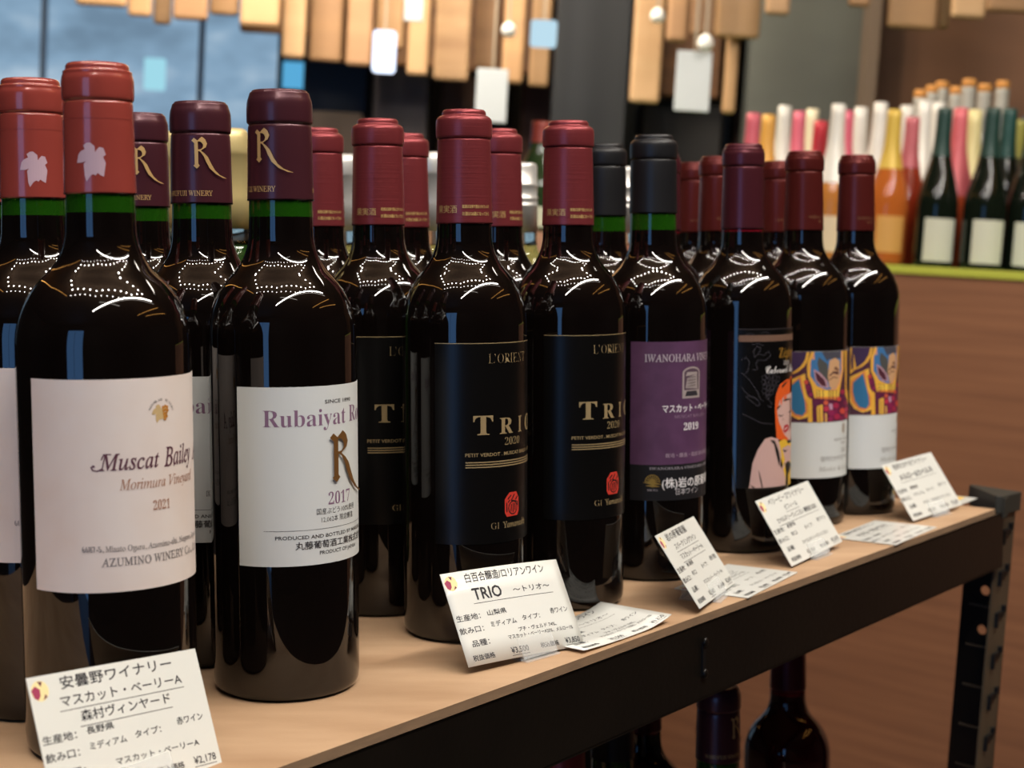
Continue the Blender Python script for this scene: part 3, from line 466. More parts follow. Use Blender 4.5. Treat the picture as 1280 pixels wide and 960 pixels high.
def make_white(capm, wine, thread=False, H=302):
    root = empty('wine_bottle'); p = shoulder(H/302, 37.4, 16.2, 15.6)
    fill = 226
    lathe('glass', p, [wine, M['clear']], root, 40, lambda h: 1 if h > fill else 0)
    cp = [(238, 16.2), (238, 16.6), (262, 16.4)] + ([(262.5, 16.9), (264, 16.9), (264.5, 16.3), (268, 16.3), (268.5, 16.9), (270, 16.9), (270.5, 16.3), (280, 16.3), (280.5, 16.8), (283, 16.8), (283.5, 16.2), (298, 16.2), (301, 15.4), (302, 13)] if thread else [(282, 15.4), (283, 16.3), (286, 16.6), (295, 16.5), (299, 15.2), (301, 14), (302, 12)])
    lathe('screw_cap' if thread else 'capsule', [(h + (H-302 if h > 262 else 0), r) for h, r in cp], capm, root, 40, close_bot=False)
    return root

PROTO = dict(A=make_muscat, B=make_rub, T=make_trio, I=make_iwa, Z=make_zep, K=make_tak, Y=lambda: make_zep('wine_red'))
FACE = R_(51.57)
used = {}
def kids(o, n): return [x for x in C.objects if x.parent is o and x.name.split('.')[0] == n]
def place(kind, x, y, label, group, rz=0, caprot=0, z=0):
    if kind not in used: o = used[kind] = PROTO[kind]()
    else: o = copy_tree(used[kind])
    for c_ in kids(o, 'capsule'): c_.rotation_euler = (0, 0, R_(caprot))
    o.location = (x, y, z + .0004); o.rotation_euler = (0, 0, FACE + R_(rz))
    return tag(o, label, 'bottle', group)
# ---------------------------------------------------------------- shelf frame geometry
E0 = Vector((-.102, .6436, 0)); D = Vector((.62152, .7834, 0)); N = Vector((.7834, -.62152, 0))
FM = Matrix(((D.x, -N.x, 0, E0.x), (D.y, -N.y, 0, E0.y), (0, 0, 1, 0), (0, 0, 0, 1)))     # local x along the edge, y into the shelf, z up
RZ = math.atan2(D.y, D.x)

# ================================================================= the room (structure)
def S_(name, lo, hi, m, bevel=0, M_=None):
    o = boxo(name, lo, hi, m, bevel=bevel, M=M_); o.matrix_world = MB; return struct(o)
FLZ = -.95
floor_m = mat('floor_tile', '#4c4138', .35, noise=((1.2, 1.2, 1), '#3f362f', 4, .35, .7))
dark_w = mat('dark_wall_paint', '#241a15', .6, noise=((2, 2, 2), '#1c1511', 3, .3, .7))
gray_w = mat('grey_green_plaster', '#71746c', .7, noise=((1.5, 1.5, 2.2), '#5d5f5a', 3, .35, .65))
brown_w = mat('brown_wall_board', '#8a6248', .6, noise=((1.5, 1.5, 3), '#704f3a', 3, .35, .65))
ceil_m = mat('brown_ceiling', '#6f5844', .7, noise=((1.5, 1.5, 1.5), '#5f4a38', 3, .3, .7))
S_('floor', (-6, -3.2, FLZ-.1), (5, 9, FLZ), floor_m)
S_('ceiling', (-6, -3.2, 1.98), (5, 9, 2.08), ceil_m)
S_('wall_left', (-6.1, -3.2, FLZ), (-6, 9, 2), dark_w)
S_('wall_right', (4.9, -3.2, FLZ), (5, 9, 2), dark_w)
def at(px, py, dep):
    """a point of the level shop seen at depth dep in that direction"""
    d = Vector(((px-640)/1900, 0, 0)) + Vector((0, math.cos(PITCH), -math.sin(PITCH))) - Vector((0, math.sin(PITCH), math.cos(PITCH))) * ((py-480)/1900)
    return MBI @ (CAM + d * dep)
# wall behind the camera, with a tall window that mirrors in the bottles
wx0, wx1 = -2.7, -1.0
S_('wall_front', (-6, -3.3, FLZ), (wx0, -3.2, 2), dark_w); S_('wall_front', (wx1, -3.3, FLZ), (5, -3.2, 2), dark_w)
S_('wall_front', (wx0, -3.3, 1.45), (wx1, -3.2, 2), dark_w)
day = emis('daylight_sky', '#6ea6ea', 2.9)
wf = S_('window_1', (wx0, -3.26, FLZ), (wx1, -3.25, 1.45), day)
fr = mat('window_frame_metal', '#8f9aa5', .4, metal=.6)
S_('trim_1', (wx0-.03, -3.24, FLZ), (wx0, -3.2, 1.38), fr); S_('trim_2', (wx1, -3.24, FLZ), (wx1+.03, -3.2, 1.38), fr); S_('trim_3', ((wx0+wx1)/2-.012, -3.24, FLZ), ((wx0+wx1)/2+.012, -3.22, 1.35), fr)
# far wall, far window on the left
yb = 7.6
a0 = at(352, 70, yb); a1 = at(-60, 0, yb)
wz = a0.z + .0
S_('wall_back', (a0.x, yb, FLZ), (5, yb+.1, 2), gray_w)
S_('wall_back', (-6, yb, FLZ), (a0.x, yb+.1, FLZ+.35), dark_w)
S_('wall_back', (-6, yb, 1.45), (a0.x, yb+.1, 2), dark_w)
skym = bpy.data.materials.new('street_daylight'); skym.use_nodes = True; nt = skym.node_tree; nt.nodes.clear()
o_ = nt.nodes.new('ShaderNodeOutputMaterial'); e_ = nt.nodes.new('ShaderNodeEmission'); tc = nt.nodes.new('ShaderNodeTexCoord'); mp_ = nt.nodes.new('ShaderNodeMapping')
mp_.inputs['Scale'].default_value = (1.6, 1, 3.0); n_ = nt.nodes.new('ShaderNodeTexNoise'); n_.inputs['Scale'].default_value = 1.3; n_.inputs['Detail'].default_value = 3
cr = nt.nodes.new('ShaderNodeValToRGB'); cr.color_ramp.elements[0].color = lin('#7590a8'); cr.color_ramp.elements[0].position = .34; cr.color_ramp.elements[1].color = lin('#b9d0e2'); cr.color_ramp.elements[1].position = .68
cr.color_ramp.elements.new(.5).color = lin('#8dadc8')
nt.links.new(tc.outputs['Object'], mp_.inputs[0]); nt.links.new(mp_.outputs[0], n_.inputs[0]); nt.links.new(n_.outputs[0], cr.inputs[0]); nt.links.new(cr.outputs[0], e_.inputs[0]); e_.inputs[1].default_value = 1.0; nt.links.new(e_.outputs[0], o_.inputs[0])
S_('window_2', (-6, yb+.06, FLZ+.35), (a0.x, yb+.08, 1.45), skym)
for i, px in enumerate((60, 255)):
    q = at(px, 120, yb-.02); S_('trim_%d' % (i+4), (q.x-.012, yb-.04, FLZ+.35), (q.x+.012, yb, 1.45), mat('pale_blue_frame', '#c4d8ea', .5))
# black pillar, grey wall panel with trim, brown wall on the right
q = at(694, 60, 4.6); r = at(786, 60, 4.6); S_('wall_pillar', (q.x, q.y, FLZ), (r.x, q.y+.3, 2), mat('black_pillar_paint', '#1f2021', .45, noise=((3, 3, .6), '#292b2d', 2, .3, .7)))
q = at(938, 60, 4.9); r = at(1088, 60, 4.9); S_('wall_panel', (q.x, q.y, FLZ), (r.x, q.y+.1, 2), gray_w)
q = at(1084, 60, 4.8); r = at(1099, 60, 4.8); S_('trim_8', (q.x, q.y, FLZ), (r.x, q.y+.12, 2), mat('taupe_trim', '#8a7766', .6))
q = at(1099, 60, 4.9); S_('wall_side', (q.x, q.y, FLZ), (4.9, q.y+.1, 2), brown_w)

# ================================================================= far display
def blk(name, px0, px1, py0, py1, dep, th, col, label, cat, group=None, rough=.6, top=None, noise=None, bevel=.01):
    a = at(px0, py1, dep); b = at(px1, py0, dep)
    if not top: a.z = FLZ + .001
    m = mat('c_' + col.strip('#') + (noise or ''), col, rough, noise=((4, 4, 14), noise, 3, .3, .7) if noise else None)
    c0 = Vector(((a.x+b.x)/2, dep, a.z)); 
    e = boxo(name, (-(b.x-a.x)/2, -th/2, 0), ((b.x-a.x)/2, th/2, (top if top else b.z) - a.z), m, bevel=bevel)
    e.matrix_world = MB @ Matrix.Translation(Vector((c0.x, a.y, a.z)))
    return tag(e, label, cat, group)
random.seed(11)
G = 'wooden boards hanging over the far display'
tans = ['#ae8960', '#a37d57', '#b7926a', '#93704f', '#b0895d', '#bc9a72', '#9d7957', '#b28d65', '#8b694a']
x = 88
front = [(95,160,6),(160,192,20),(192,216,30),(216,262,24),(262,300,18),(300,352,32),(352,386,72),(386,432,76),(432,470,82),(470,508,60),(508,541,94),(541,592,100),(592,626,86),(626,660,104),(660,692,108)]
right = [(786,832,128),(832,862,52),(862,896,44),(893,952,46),(902,927,142),(956,988,18),(1060,1088,8),(1108,1172,34),(1172,1188,36),(1188,1232,22),(1232,1300,14)]
for i, (x0, x1, yy) in enumerate(front + right):
    dep = 4.15 + (i * 37 % 5) * .09 if x0 < 700 else 4.0 + (i * 29 % 4) * .07
    c = tans[(i * 5 + 2) % 9]
    sec, k0, n0 = ('left of the black pillar', 0, 15) if x0 < 700 else (('right of the black pillar', 15, 5) if x0 < 953 and i < 20 else ('at the top right', 20, 6))
    k = i - k0; order = ['first', 'second', 'third', 'fourth', 'fifth', 'sixth', 'seventh', 'eighth', 'ninth', 'tenth', 'eleventh', 'twelfth', 'thirteenth', 'fourteenth', 'fifteenth'][k]
    size = 'long' if yy > 90 else ('short' if yy < 40 else 'tan')
    blk('hanging_board', x0, x1 - 1, 0, yy, dep, .03, c, size + ' wooden board, ' + order + ' from the left of those hanging ' + sec, 'board', 'wooden boards hanging ' + sec, top=1.97, noise=tans[(i * 5 + 4) % 9])
for i, (x0, x1, yy, c) in enumerate([(180,300,-8,'#6b4a30'),(300,420,40,'#8a6238'),(420,560,78,'#94683c'),(560,692,88,'#7a5230'),(786,905,118,'#7c5433')]):
    blk('backing_board', x0, x1, 0, yy, 4.9, .03, c, ['dark brown board high behind the leftmost tan boards','brown board behind the hanging boards over the black screen','brown board behind the hanging boards over the grey cabinet','brown board behind the hanging boards beside the pillar','brown board behind the hanging boards right of the pillar'][i], 'board', top=1.97, noise='#5c3d26')
blk('wall_screen', 372, 466, 82, 300, 5.6, .1, '#141416', 'black screen standing in front of the far blue window', 'screen', rough=.4)
blk('cabinet', 462, 542, 88, 330, 5.5, .3, '#77706d', 'grey cabinet door beside the black screen', 'cabinet', noise='#8a8280')
blk('cabinet', 384, 459, 146, 330, 5.3, .2, '#6a5c50', 'low taupe counter below the black screen', 'counter')
blk('cabinet', 542, 600, 104, 330, 5.6, .3, '#7b5638', 'brown wooden cupboard under the tan boards', 'cupboard', noise='#6a472d')
blk('cabinet', 600, 640, 104, 330, 5.7, .3, '#3b2f2a', 'dark brown cupboard behind the white hanging cup', 'cupboard')
blk('cabinet', 640, 695, 112, 330, 5.5, .3, '#5a3826', 'reddish brown cupboard beside the black pillar', 'cupboard', noise='#6b452f')
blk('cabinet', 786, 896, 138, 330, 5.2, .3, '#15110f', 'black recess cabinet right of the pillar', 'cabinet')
blk('cabinet', 899, 931, 142, 330, 5.3, .3, '#42291d', 'narrow dark brown cabinet beside the grey wall', 'cabinet')
def lampo(px0, px1, py0, py1, dep, col, s, label):
    wall = dep > 7
    if wall: dep = 7.625 / at((px0+px1)/2, (py0+py1)/2, 1).y
    a = at(px0, py1, dep); b = at(px1, py0, dep); bm = bmesh.new(); w = (b.x-a.x)/2
    box(bm, (-w, -.02, 0), (w, .02, b.z-a.z)); root = bm_obj('lit_box', bm, emis('glow_'+col.strip('#')+str(s), col, s), bevel=.008)
    root.matrix_world = MB @ Matrix.Translation(Vector(((a.x+b.x)/2, a.y, a.z))); 
    if not wall: bm = bmesh.new(); box(bm, (-.003, -.003, b.z-a.z), (.003, .003, 1.97-a.z)); bm_obj('rod', bm, mat('card_string', '#9a8c78', .6), root)
    return tag(root, label, 'light')
lampo(465, 496, 40, 90, 4.0, '#dfeaff', 2.2, 'glowing white rectangular lamp above the grey cabinet')
lampo(662, 697, 27, 58, 4.0, '#bfe0f0', 1.1, 'pale blue lit sign against the left edge of the pillar')
lampo(352, 386, 78, 112, 7.2, '#5fb4e4', 1.0, 'small bright blue glow in the far window')  # glowing box added for a bright blob of the window
lampo(180, 208, 74, 112, 7.3, '#a8e4f4', 1.0, 'cyan white glow in the middle of the far window')  # likewise a window blob made as a glowing box
def hcard(px0, px1, py0, py1, dep, label):
    a = at(px0, py1, dep); b = at(px1, py0, dep); w = (b.x-a.x)/2; h = b.z-a.z
    root = empty('hanging_card', M=MB @ Matrix.Translation(Vector(((a.x+b.x)/2, a.y, a.z))))
    bm = bmesh.new(); box(bm, (-w, -.004, 0), (w, .004, h)); bm_obj('card', bm, mat('card_white', '#b9c0c4', .5), root, bevel=.002)
    bm = bmesh.new(); box(bm, (-.003, -.003, h), (.003, .003, 1.97-a.z)); bm_obj('string', bm, mat('card_string', '#9a8c78', .6), root)
    return tag(root, label, 'card')
hcard(593, 636, 88, 152, 3.9, 'white hanging card left of the black pillar, low over the cupboards')
hcard(842, 890, 66, 138, 3.9, 'large white hanging card right of the black pillar')
hcard(505, 530, -5, 26, 3.9, 'small white hanging card at the top edge above the boards')
def spot(px, py, r, label):
    a = at(px, py, 3.85); root = empty('pendant_spot', M=MB @ Matrix.Translation(a)); rr = r/1900*3.85*1000
    lathe('shade', spline([(-rr*.9, rr*.5), (-rr*.5, rr*.9), (0, rr), (rr*.6, rr*.85), (rr*1.1, rr*.3)], 3), mat('spot_white', '#e8e8e2', .4), root, 20)
    bm = bmesh.new(); box(bm, (-.003, -.003, rr/1000), (.003, .003, 1.97-a.z)); bm_obj('rod', bm, mat('card_string', '#9a8c78'), root)
    return tag(root, label, 'lamp')
spot(636, 38, 9, 'small white pendant left of the black pillar'); spot(822, 20, 9, 'small white pendant right of the pillar near the top'); spot(882, 54, 10, 'small white pendant just above the large white card')

# ================================================================= the brown counter and its bottles
Q = at(1228, 338, 2.95)
W = Vector((-.7834, .62152, 0)); OUT = Vector((-.62152, -.7834, 0))
CM = Matrix(((W.x, -OUT.x, 0, Q.x), (W.y, -OUT.y, 0, Q.y), (0, 0, 1, Q.z), (0, 0, 0, 1)))    # local x along front (towards the left), y into the counter
CMW = MB @ CM
ctr = empty('display_counter', M=CMW); tag(ctr, 'brown wood grained display counter with a lime green edge carrying bottles', 'counter')
wood = mat('brown_wood_grain', '#80573f', .5, noise=((2.2, 2.2, 55), '#946649', 5, .35, .7))
cz = FLZ - Q.z
pw = .9
for i in range(-2, 1):
    o = boxo('panel', (i*pw + .002 + .33, 0, cz), ((i+1)*pw - .002 + .33, .018, -.016), wood, ctr, bevel=.0015)
boxo('carcass', (-1.45, .02, cz), (1.22, 1.0, -.018), mat('counter_inside', '#3d2a20', .7), ctr)
boxo('edge_strip', (-1.45, -.004, -.0155), (1.22, .012, .001), mat('lime_edge', '#b5bb4a', .45), ctr, bevel=.002)
boxo('worktop', (-1.45, .0125, -.0155), (1.22, 1.0, 0), mat('counter_top', '#6d8a3a', .5), ctr)
SPK = [(0, 36), (2, 40), (6, 42), (20, 42.5), (110, 42.5), (130, 41), (160, 34), (190, 25), (215, 19), (240, 16), (285, 14.6), (300, 14.4)]
placed = []
def cb(name, px, pyt, off, bodyc, capc, capfrom=.62, lab=None, kind='wine', trans=.0, corkt=False, pbase=332, label='', cat='bottle', group=None, rough=.08):
    # foot on the counter top at distance off behind the front edge
    cpos = CM.inverted() @ MBI @ CAM
    d = (CM.inverted().to_3x3() @ (MBI.to_3x3() @ (MB @ at(px, 300, 1) - CAM)))
    rr_ = .043 if kind == 'spark' else .0385
    for _ in range(60):
        t = (off - cpos.y) / d.y; lx = cpos.x + d.x * t
        if all((lx-a)**2 + (off-b)**2 > (rr_+c+.001)**2 for a, b, c in placed): break
        off += .012
    placed.append((lx, off, rr_))
    base = CM @ Vector((lx, off, .0008))
    # height from the top pixel
    depth = ((MB @ base) - CAM).dot(fwd); tp = at(px, pyt, depth); H = (tp.z - base.z) * 1000
    prof = SPK if kind == 'spark' else BORD; s = H / prof[-1][0]; w = .98 if kind == 'spark' else 1
    p = mono([(h*s, r*w) for h, r in prof], 8)
    root = empty(name, M=MB @ Matrix.Translation(base) @ Matrix.Rotation(RZ, 4, 'Z') @ Matrix.Identity(4))
    lathe('glass', p, mat('cb_'+bodyc.strip('#'), bodyc, rough, trans=trans, ior=1.4), root, 24)
    k = capfrom * H; rf = rad(p)
    if corkt:
        lathe('stopper', [(H-2, 8), (H-1, 15), (H+14, 15.5), (H+18, 14), (H+19, 9)], mat('wooden_stopper', '#d09048', .5), root, 16)
    lathe('capsule', [(h, rf(h) + .7) for h in [k + (H-k)*i/8 for i in range(9)]] + [(H+1.2, 12)], mat('cap_'+capc.strip('#'), capc, .4, metal=.1), root, 24, close_bot=False)
    if lab:
        c_, h0, h1, wd = lab; R = rf((h0+h1)/2)
        l_ = sheet('front_label', -wd/2, wd/2, h0, h1, rf, mat('lab_'+c_.strip('#'), c_, .6), root, th=.5, seg=10)
        l_.rotation_euler = (0, 0, -(RZ) + 0)
    return tag(root, label, cat, group)
GC = 'bottles standing on the brown counter'
# front row: dark bottles with cream labels and green capsules
for px, lb_ in ((1168, 'dark bottle with cream label, leftmost of the dark ones on the counter'), (1228, 'dark green capsuled bottle with cream label, middle of the counter row'), (1280, 'dark bottle with cream label cut by the right picture edge')):
    cb('sparkling_bottle', px, 137, .075, '#10160f', '#1d3a33', .70, ('#c6c7b4', 12, 98, 66), 'spark', label=lb_, group=GC)
rows = [
 (931, 143, .07, '#c7a79a', '#c95f6c', .50, 'pink foiled bottle at the far left end of the counter'),
 (950, 145, .16, '#b88c4a', '#d6a24a', .50, 'amber foiled bottle beside the leftmost pink one'),
 (969, 134, .07, '#cfc9be', '#d8d6cd', .45, 'tall white foiled bottle second from the counter left end'),
 (988, 141, .15, '#c98a8a', '#cf6478', .50, 'pink foiled bottle behind the second white one'),
 (1004, 138, .24, '#cfc3a8', '#ddd2b2', .50, 'cream foiled bottle behind two pink ones'),
 (1015, 153, .10, '#a2312f', '#c22f3c', .50, 'short bright red foiled bottle on the counter'),
 (1036, 132, .07, '#c98440', '#dcd9d0', .50, 'amber bottle with white foil left of the nearest maroon capsule'),
 (1047, 140, .17, '#b8702e', '#cf5f76', .50, 'amber bottle with rose pink foil in the second counter row'),
 (1064, 136, .10, '#c9c0b2', '#dedbd2', .45, 'white foiled bottle right of the rose pink one'),
 (1088, 130, .20, '#cdc3b4', '#dedbd2', .40, 'white foiled bottle in front of the taupe trim'),
 (1106, 139, .08, '#c2692c', '#cfae4a', .62, 'orange bottle with mustard foil and tan label'),
 (1121, 134, .24, '#c4a58e', '#dcd8ce', .50, 'white foiled bottle behind the mustard foiled one'),
 (1129, 148, .10, '#a83e22', '#b9636a', .66, 'deep orange red bottle left of the dark bottles'),
 (1143, 128, .20, '#cdc6b8', '#e0ddd5', .42, 'large white foiled bottle behind the orange red one'),
 (1160, 130, .28, '#cdc6b8', '#dedbd3', .45, 'white foiled bottle behind the leftmost dark bottle'),
 (1188, 137, .17, '#b9502e', '#d0656c', .45, 'rose foiled bottle between the first two dark bottles'),
 (1206, 139, .17, '#b5793c', '#d9cc94', .40, 'pale yellow foiled bottle between the first two dark bottles'),
 (1249, 138, .17, '#141a16', '#1c443f', .70, 'dark teal foiled bottle behind the middle dark one'),
 (1262, 152, .28, '#3a3a24', '#8f8a3f', .75, 'olive capped bottle near the right picture edge'),
 (1272, 148, .38, '#15202c', '#1c3446', .70, 'dark blue capsuled bottle at the right edge behind')]
rows.sort(key=lambda q: q[0] not in (1036, 1106, 1129))      # the nearest ones take their places first
for px, pt, off, bc, cc, cf, lb_ in rows:
    lab = ('#c9964e', 25, 100, 60) if px == 1106 else (('#d6c4a4', 20, 95, 60) if px == 1036 else (('#c3b8a4', 20, 95, 55) if px in (969, 1064) else None))
    cb('sparkling_bottle', px, pt, off, bc, cc, cf, lab, 'spark', label=lb_, group=GC, trans=.25 if px in (1036, 1047, 1106, 1129) else 0)
for i, (px, pt) in enumerate([(1136, 124), (1150, 118), (1162, 113), (1180, 120), (1195, 111), (1215, 117), (1237, 113)]):
    cb('stoppered_bottle', px, pt, .42 + .06*(i % 2), '#8a8f92', '#a9a59b', .86, None, 'wine', corkt=True, group='clear bottles with orange wooden stoppers at the back of the counter',
       label=['clear bottle with orange wooden stopper, leftmost of the stoppered ones', 'stoppered bottle second from the left, behind the white foils', 'stoppered bottle directly behind the leftmost dark bottle', 'low orange stopper between the white foils and the pink foil', 'tallest orange stopper, above the rose foiled bottle', 'orange stopper above the pale yellow foiled bottle', 'rightmost orange wooden stopper on the counter'][i])
# cardboard carton with a green bottle, seen between the shelf bottles
a = at(670, 292, 2.5); cbx = empty('carton', M=MB @ Matrix.Translation(Vector((a.x, a.y, FLZ)))); tag(cbx, 'peach coloured carton seen between two crimson capsules', 'carton')
bm = bmesh.new(); box(bm, (-.13, 0, 0), (.13, .3, a.z - FLZ)); bm_obj('side', bm, mat('carton_peach', '#b98a6a', .7), cbx, bevel=.003)
bm = bmesh.new(); box(bm, (-.13, .001, a.z-FLZ+.0005), (-.002, .3, a.z-FLZ+.004)); bm_obj('flap', bm, mat('carton_peach'), cbx)
bm = bmesh.new(); box(bm, (.002, .001, a.z-FLZ+.0005), (.13, .3, a.z-FLZ+.004)); bm_obj('flap', bm, mat('carton_peach'), cbx)
gb = empty('wine_bottle', M=MB @ Matrix.Translation(Vector((a.x, a.y+.1, a.z + .004)))); tag(gb, 'green bottle with white label standing on the peach carton', 'bottle')
p = mono([(h*.62, r*1.1) for h, r in SPK], 8); lathe('glass', p, mat('gb_glass', '#28381f', .1), gb, 24); sheet('front_label', -34, 34, 8, 42, rad(p), mat('gb_lab', '#c3c8ac', .6), gb, th=.4, seg=10)
lathe('capsule', [(h, rad(p)(h)+.7) for h in (150, 160, 170, 180, 186)], mat('gb_cap', '#8a3a2e', .4), gb, 20, close_bot=False)

# ================================================================= the rack
rack = empty('shelf_rack', M=Matrix.Translation(E0 + Vector((0, 0, FLZ))))
tag(rack, 'black steel boltless rack with a brown fibreboard top shelf holding the wine bottles', 'rack')
RM = Matrix.Translation(-(E0 + Vector((0, 0, FLZ)))) @ FM
steel = mat('black_steel', '#0e0b09', .36, spec=.3, noise=((9, 9, 9), '#15110d', 3, .3, .7), bump=((220, 220, 220), .06))
mdf = mat('brown_fibreboard', '#b89878', .62, noise=((9, 34, 9), '#9f7e5f', 8, .32, .75), bump=((500, 500, 500), .08))
mdfe = mat('fibreboard_edge', '#8f7459', .7, noise=((60, 60, 400), '#7e6650', 4, .3, .7))
bm = bmesh.new(); box(bm, (-.36, 0, -.0052), (.836, .45, 0), RM)
for f in bm.faces: f.material_index = 0 if f.normal.z > .5 else 1
bm_obj('shelf_board', bm, [mdf, mdfe], rack)
# front rail: folded steel with a lip under the board and a rolled bottom
def railm(name, s0, s1, y, z0, z1, sg=1):
    bm = bmesh.new(); box(bm, (s0, y, z0), (s1, y + .0015*sg, z1), RM); box(bm, (s0, y, z0 - .0008), (s1, y + .016*sg, z0 + .0008), RM)
    box(bm, (s0, y, z1 - .0009), (s1, y + .018*sg, z1 + .0001), RM); return bm_obj(name, bm, steel, rack)
fr_ = railm('front_rail', -.36, .858, .0005, -.0535, -.0062)
railm('back_rail', -.36, .858, .4495, -.0535, -.0062, -1)
railm('end_rail', 0, 0.001, .2, -.03, -.0062)
# rivet tab punched in the rail
bm = bmesh.new()
for z0, z1, w in ((-.0392, -.0175, .0035),): box(bm, (.355-w/2, -.0006, z0), (.355+w/2, .0006, z1), RM)
bm_obj('slot', bm, mat('slot_black', '#060505', .5), rack)
for z in (-.0178, -.0375):
    bm = bmesh.new(); bmesh.ops.create_uvsphere(bm, u_segments=12, v_segments=8, radius=.0026); bmesh.ops.transform(bm, matrix=RM @ Matrix.Translation((.3555, -.001, z)) @ Matrix.Diagonal((1, .6, 1.2, 1)), verts=bm.verts); bm_obj('rivet', bm, steel, rack, smooth=True)
bm = bmesh.new(); box(bm, (-.36, .003, -.4062), (.85, .447, -.401), RM); bm_obj('lower_board', bm, [mdf], rack)
railm('lower_rail', -.36, .858, .0005, -.4545, -.4072)
# upright L posts with caps; front right one in view
pst = MBI @ Vector((.4531, 1.3495, 0)); 
lightm = mat('grey_brown_steel', '#5d5140', .4, metal=.3, noise=((20, 20, 8), '#453b30', 3, .3, .7))  # lighter steel for the visible post's front flange and side slots
def hole_panel(bm, M_, w, z0, z1, cz_, r, th):
    """a flat strip w wide with one round hole"""
    n = 16; cx = w * .5; c = (cx, (z0+z1)/2)
    outer = []
    for k in range(n):
        a = 2*math.pi*k/n + math.pi/n; dx, dz = math.cos(a), math.sin(a); s = min((w/2)/abs(dx) if abs(dx) > 1e-6 else 9, ((z1-z0)/2)/abs(dz) if abs(dz) > 1e-6 else 9)
        outer.append((c[0]+dx*s, c[1]+dz*s))
    for y in (0, th):
        vo = [bm.verts.new(M_ @ Vector((p[0], y, p[1]))) for p in outer]; vi = [bm.verts.new(M_ @ Vector((c[0]+r*math.cos(2*math.pi*k/n+math.pi/n), y, c[1]+r*math.sin(2*math.pi*k/n+math.pi/n)))) for k in range(n)]
        for k in range(n): bm.faces.new((vo[k], vo[(k+1) % n], vi[(k+1) % n], vi[k]))
    for (px, pz) in ((0, z0), (w, z0), (0, z1), (w, z1)):   # square corners
        near = sorted(outer, key=lambda p: (p[0]-px)**2 + (p[1]-pz)**2)[:2]
        for y in (0, th):
            bm.faces.new([bm.verts.new(M_ @ Vector(v)) for v in ((px, y, pz), (near[0][0], y, near[0][1]), (near[1][0], y, near[1][1]))])
def post(corner, dx, dy, ztop, detail=False):
    """corner in the level shop frame; flanges run dx along the rail and dy into the shelf"""
    pr = empty('post'); pr.parent = rack
    Wm = Matrix(((D.x*dx, -N.x*dy, 0, corner.x), (D.y*dx, -N.y*dy, 0, corner.y), (0, 0, 1, 0), (0, 0, 0, 1)))
    pm = rack.matrix_world.inverted() @ MB @ Wm
    bm = bmesh.new(); box(bm, (-.040, 0, FLZ), (0, .0018, ztop), pm); bm_obj('front_flange', bm, lightm if detail else steel, pr)
    bm = bmesh.new()
    cells = 22; ch = .0365; Mh = pm @ Matrix(((0, 1, 0, -.0018), (1, 0, 0, 0), (0, 0, 1, 0), (0, 0, 0, 1)))
    z = ztop
    if detail:
        for i in range(4):
            hole_panel(bm, Mh, .042, z - ch, z, 0, .0045 if i in (2, 3) else .0012, .0018); z -= ch
    box(bm, (-.0018, 0, FLZ), (0, .042, z), pm); bm_obj('side_flange', bm, steel, pr)
    if detail:
        for i in range(10):
            zz = ztop - .030 - i * .0375
            bm = bmesh.new(); box(bm, (-.026, -.0022, zz - .004), (-.012, .0004, zz + .0015), pm); box(bm, (-.029, -.003, zz - .012), (-.026, .0004, zz + .001), pm); box(bm, (-.014, -.0028, zz + .000), (-.009, .0004, zz + .006), pm); bm_obj('hook_slot', bm, mat('slot_black'), pr)
            bm = bmesh.new(); box(bm, (-.0042, .010, zz - .0012), (-.0018, .034, zz + .0004), pm); bm_obj('side_slot', bm, lightm, pr)
    return pr, pm
pr, pm = post(pst, 1, 1, pst.z + .004, True)
bm = bmesh.new()   # triangular plastic cap
tri = [(.003, -.003), (-.044, -.003), (-.046, .002), (-.002, .044), (.003, .044)]
vb = [bm.verts.new(pm @ Vector((x, y, pst.z - .010))) for x, y in tri]; vt = [bm.verts.new(pm @ Vector((x, y, pst.z + .007))) for x, y in tri]
bm.faces.new(vt); bm.faces.new(vb[::-1])
for i in range(5): bm.faces.new((vb[i], vb[(i+1) % 5], vt[(i+1) % 5], vt[i]))
bmesh.ops.recalc_face_normals(bm, faces=bm.faces[:])
cp_ = bm_obj('post_cap', bm, mat('grey_plastic_cap', '#33322d', .55, spec=.3), rack, bevel=.0008)
bm = bmesh.new(); box(bm, (-.043, -.0052, pst.z - .012), (-.034, -.0032, pst.z + .0055), pm); bm_obj('cap_clip', bm, mat('grey_plastic_cap'), cp_)
for s, dxx in ((-.40, -1),):
    w0 = MBI @ (FM @ Vector((s, -.002, 0))); post(w0, dxx, 1, w0.z + .004)
for s, dxx in ((.876, 1), (-.40, -1)):
    w0 = MBI @ (FM @ Vector((s, .462, 0))); post(w0, dxx, -1, w0.z + .004)

# ================================================================= bottles on the shelf
gA = 'bottles with brick red capsules and cream labels'; gB = 'bottles with gold lettered purple capsules'; gT = 'bottles with crimson capsules and black labels'
gI = 'bottles with black capsules'; gZ = 'bottles with plum capsules'; gK = 'bottles with maroon capsules'
place('A', -.1827, .6793, 'large front bottle at the left with brick red capsule and cream label', gA, 0, -50)
place('A', -.2320, .7420, 'brick red capsuled bottle just behind the front left one, leaf facing forward', gA, 0, -32)
place('A', -.2850, .8200, 'brick red capsuled bottle cut off by the left picture edge', gA, 0, 60)
place('B', -.1167, .7723, 'bottle with white label and purple capsule, second in the front row', gB, 0, -62)
place('B', -.1690, .8336, 'purple capsuled bottle second in its row, winery name on its capsule', gB, -22, -8)
place('B', -.2190, .9040, 'purple capsuled bottle third in its row, half hidden by the front brick red capsule', gB, 0, -28)
place('T', -.0276, .8844, 'black labelled bottle with crimson capsule, behind the large price card', gT, 0, -38)
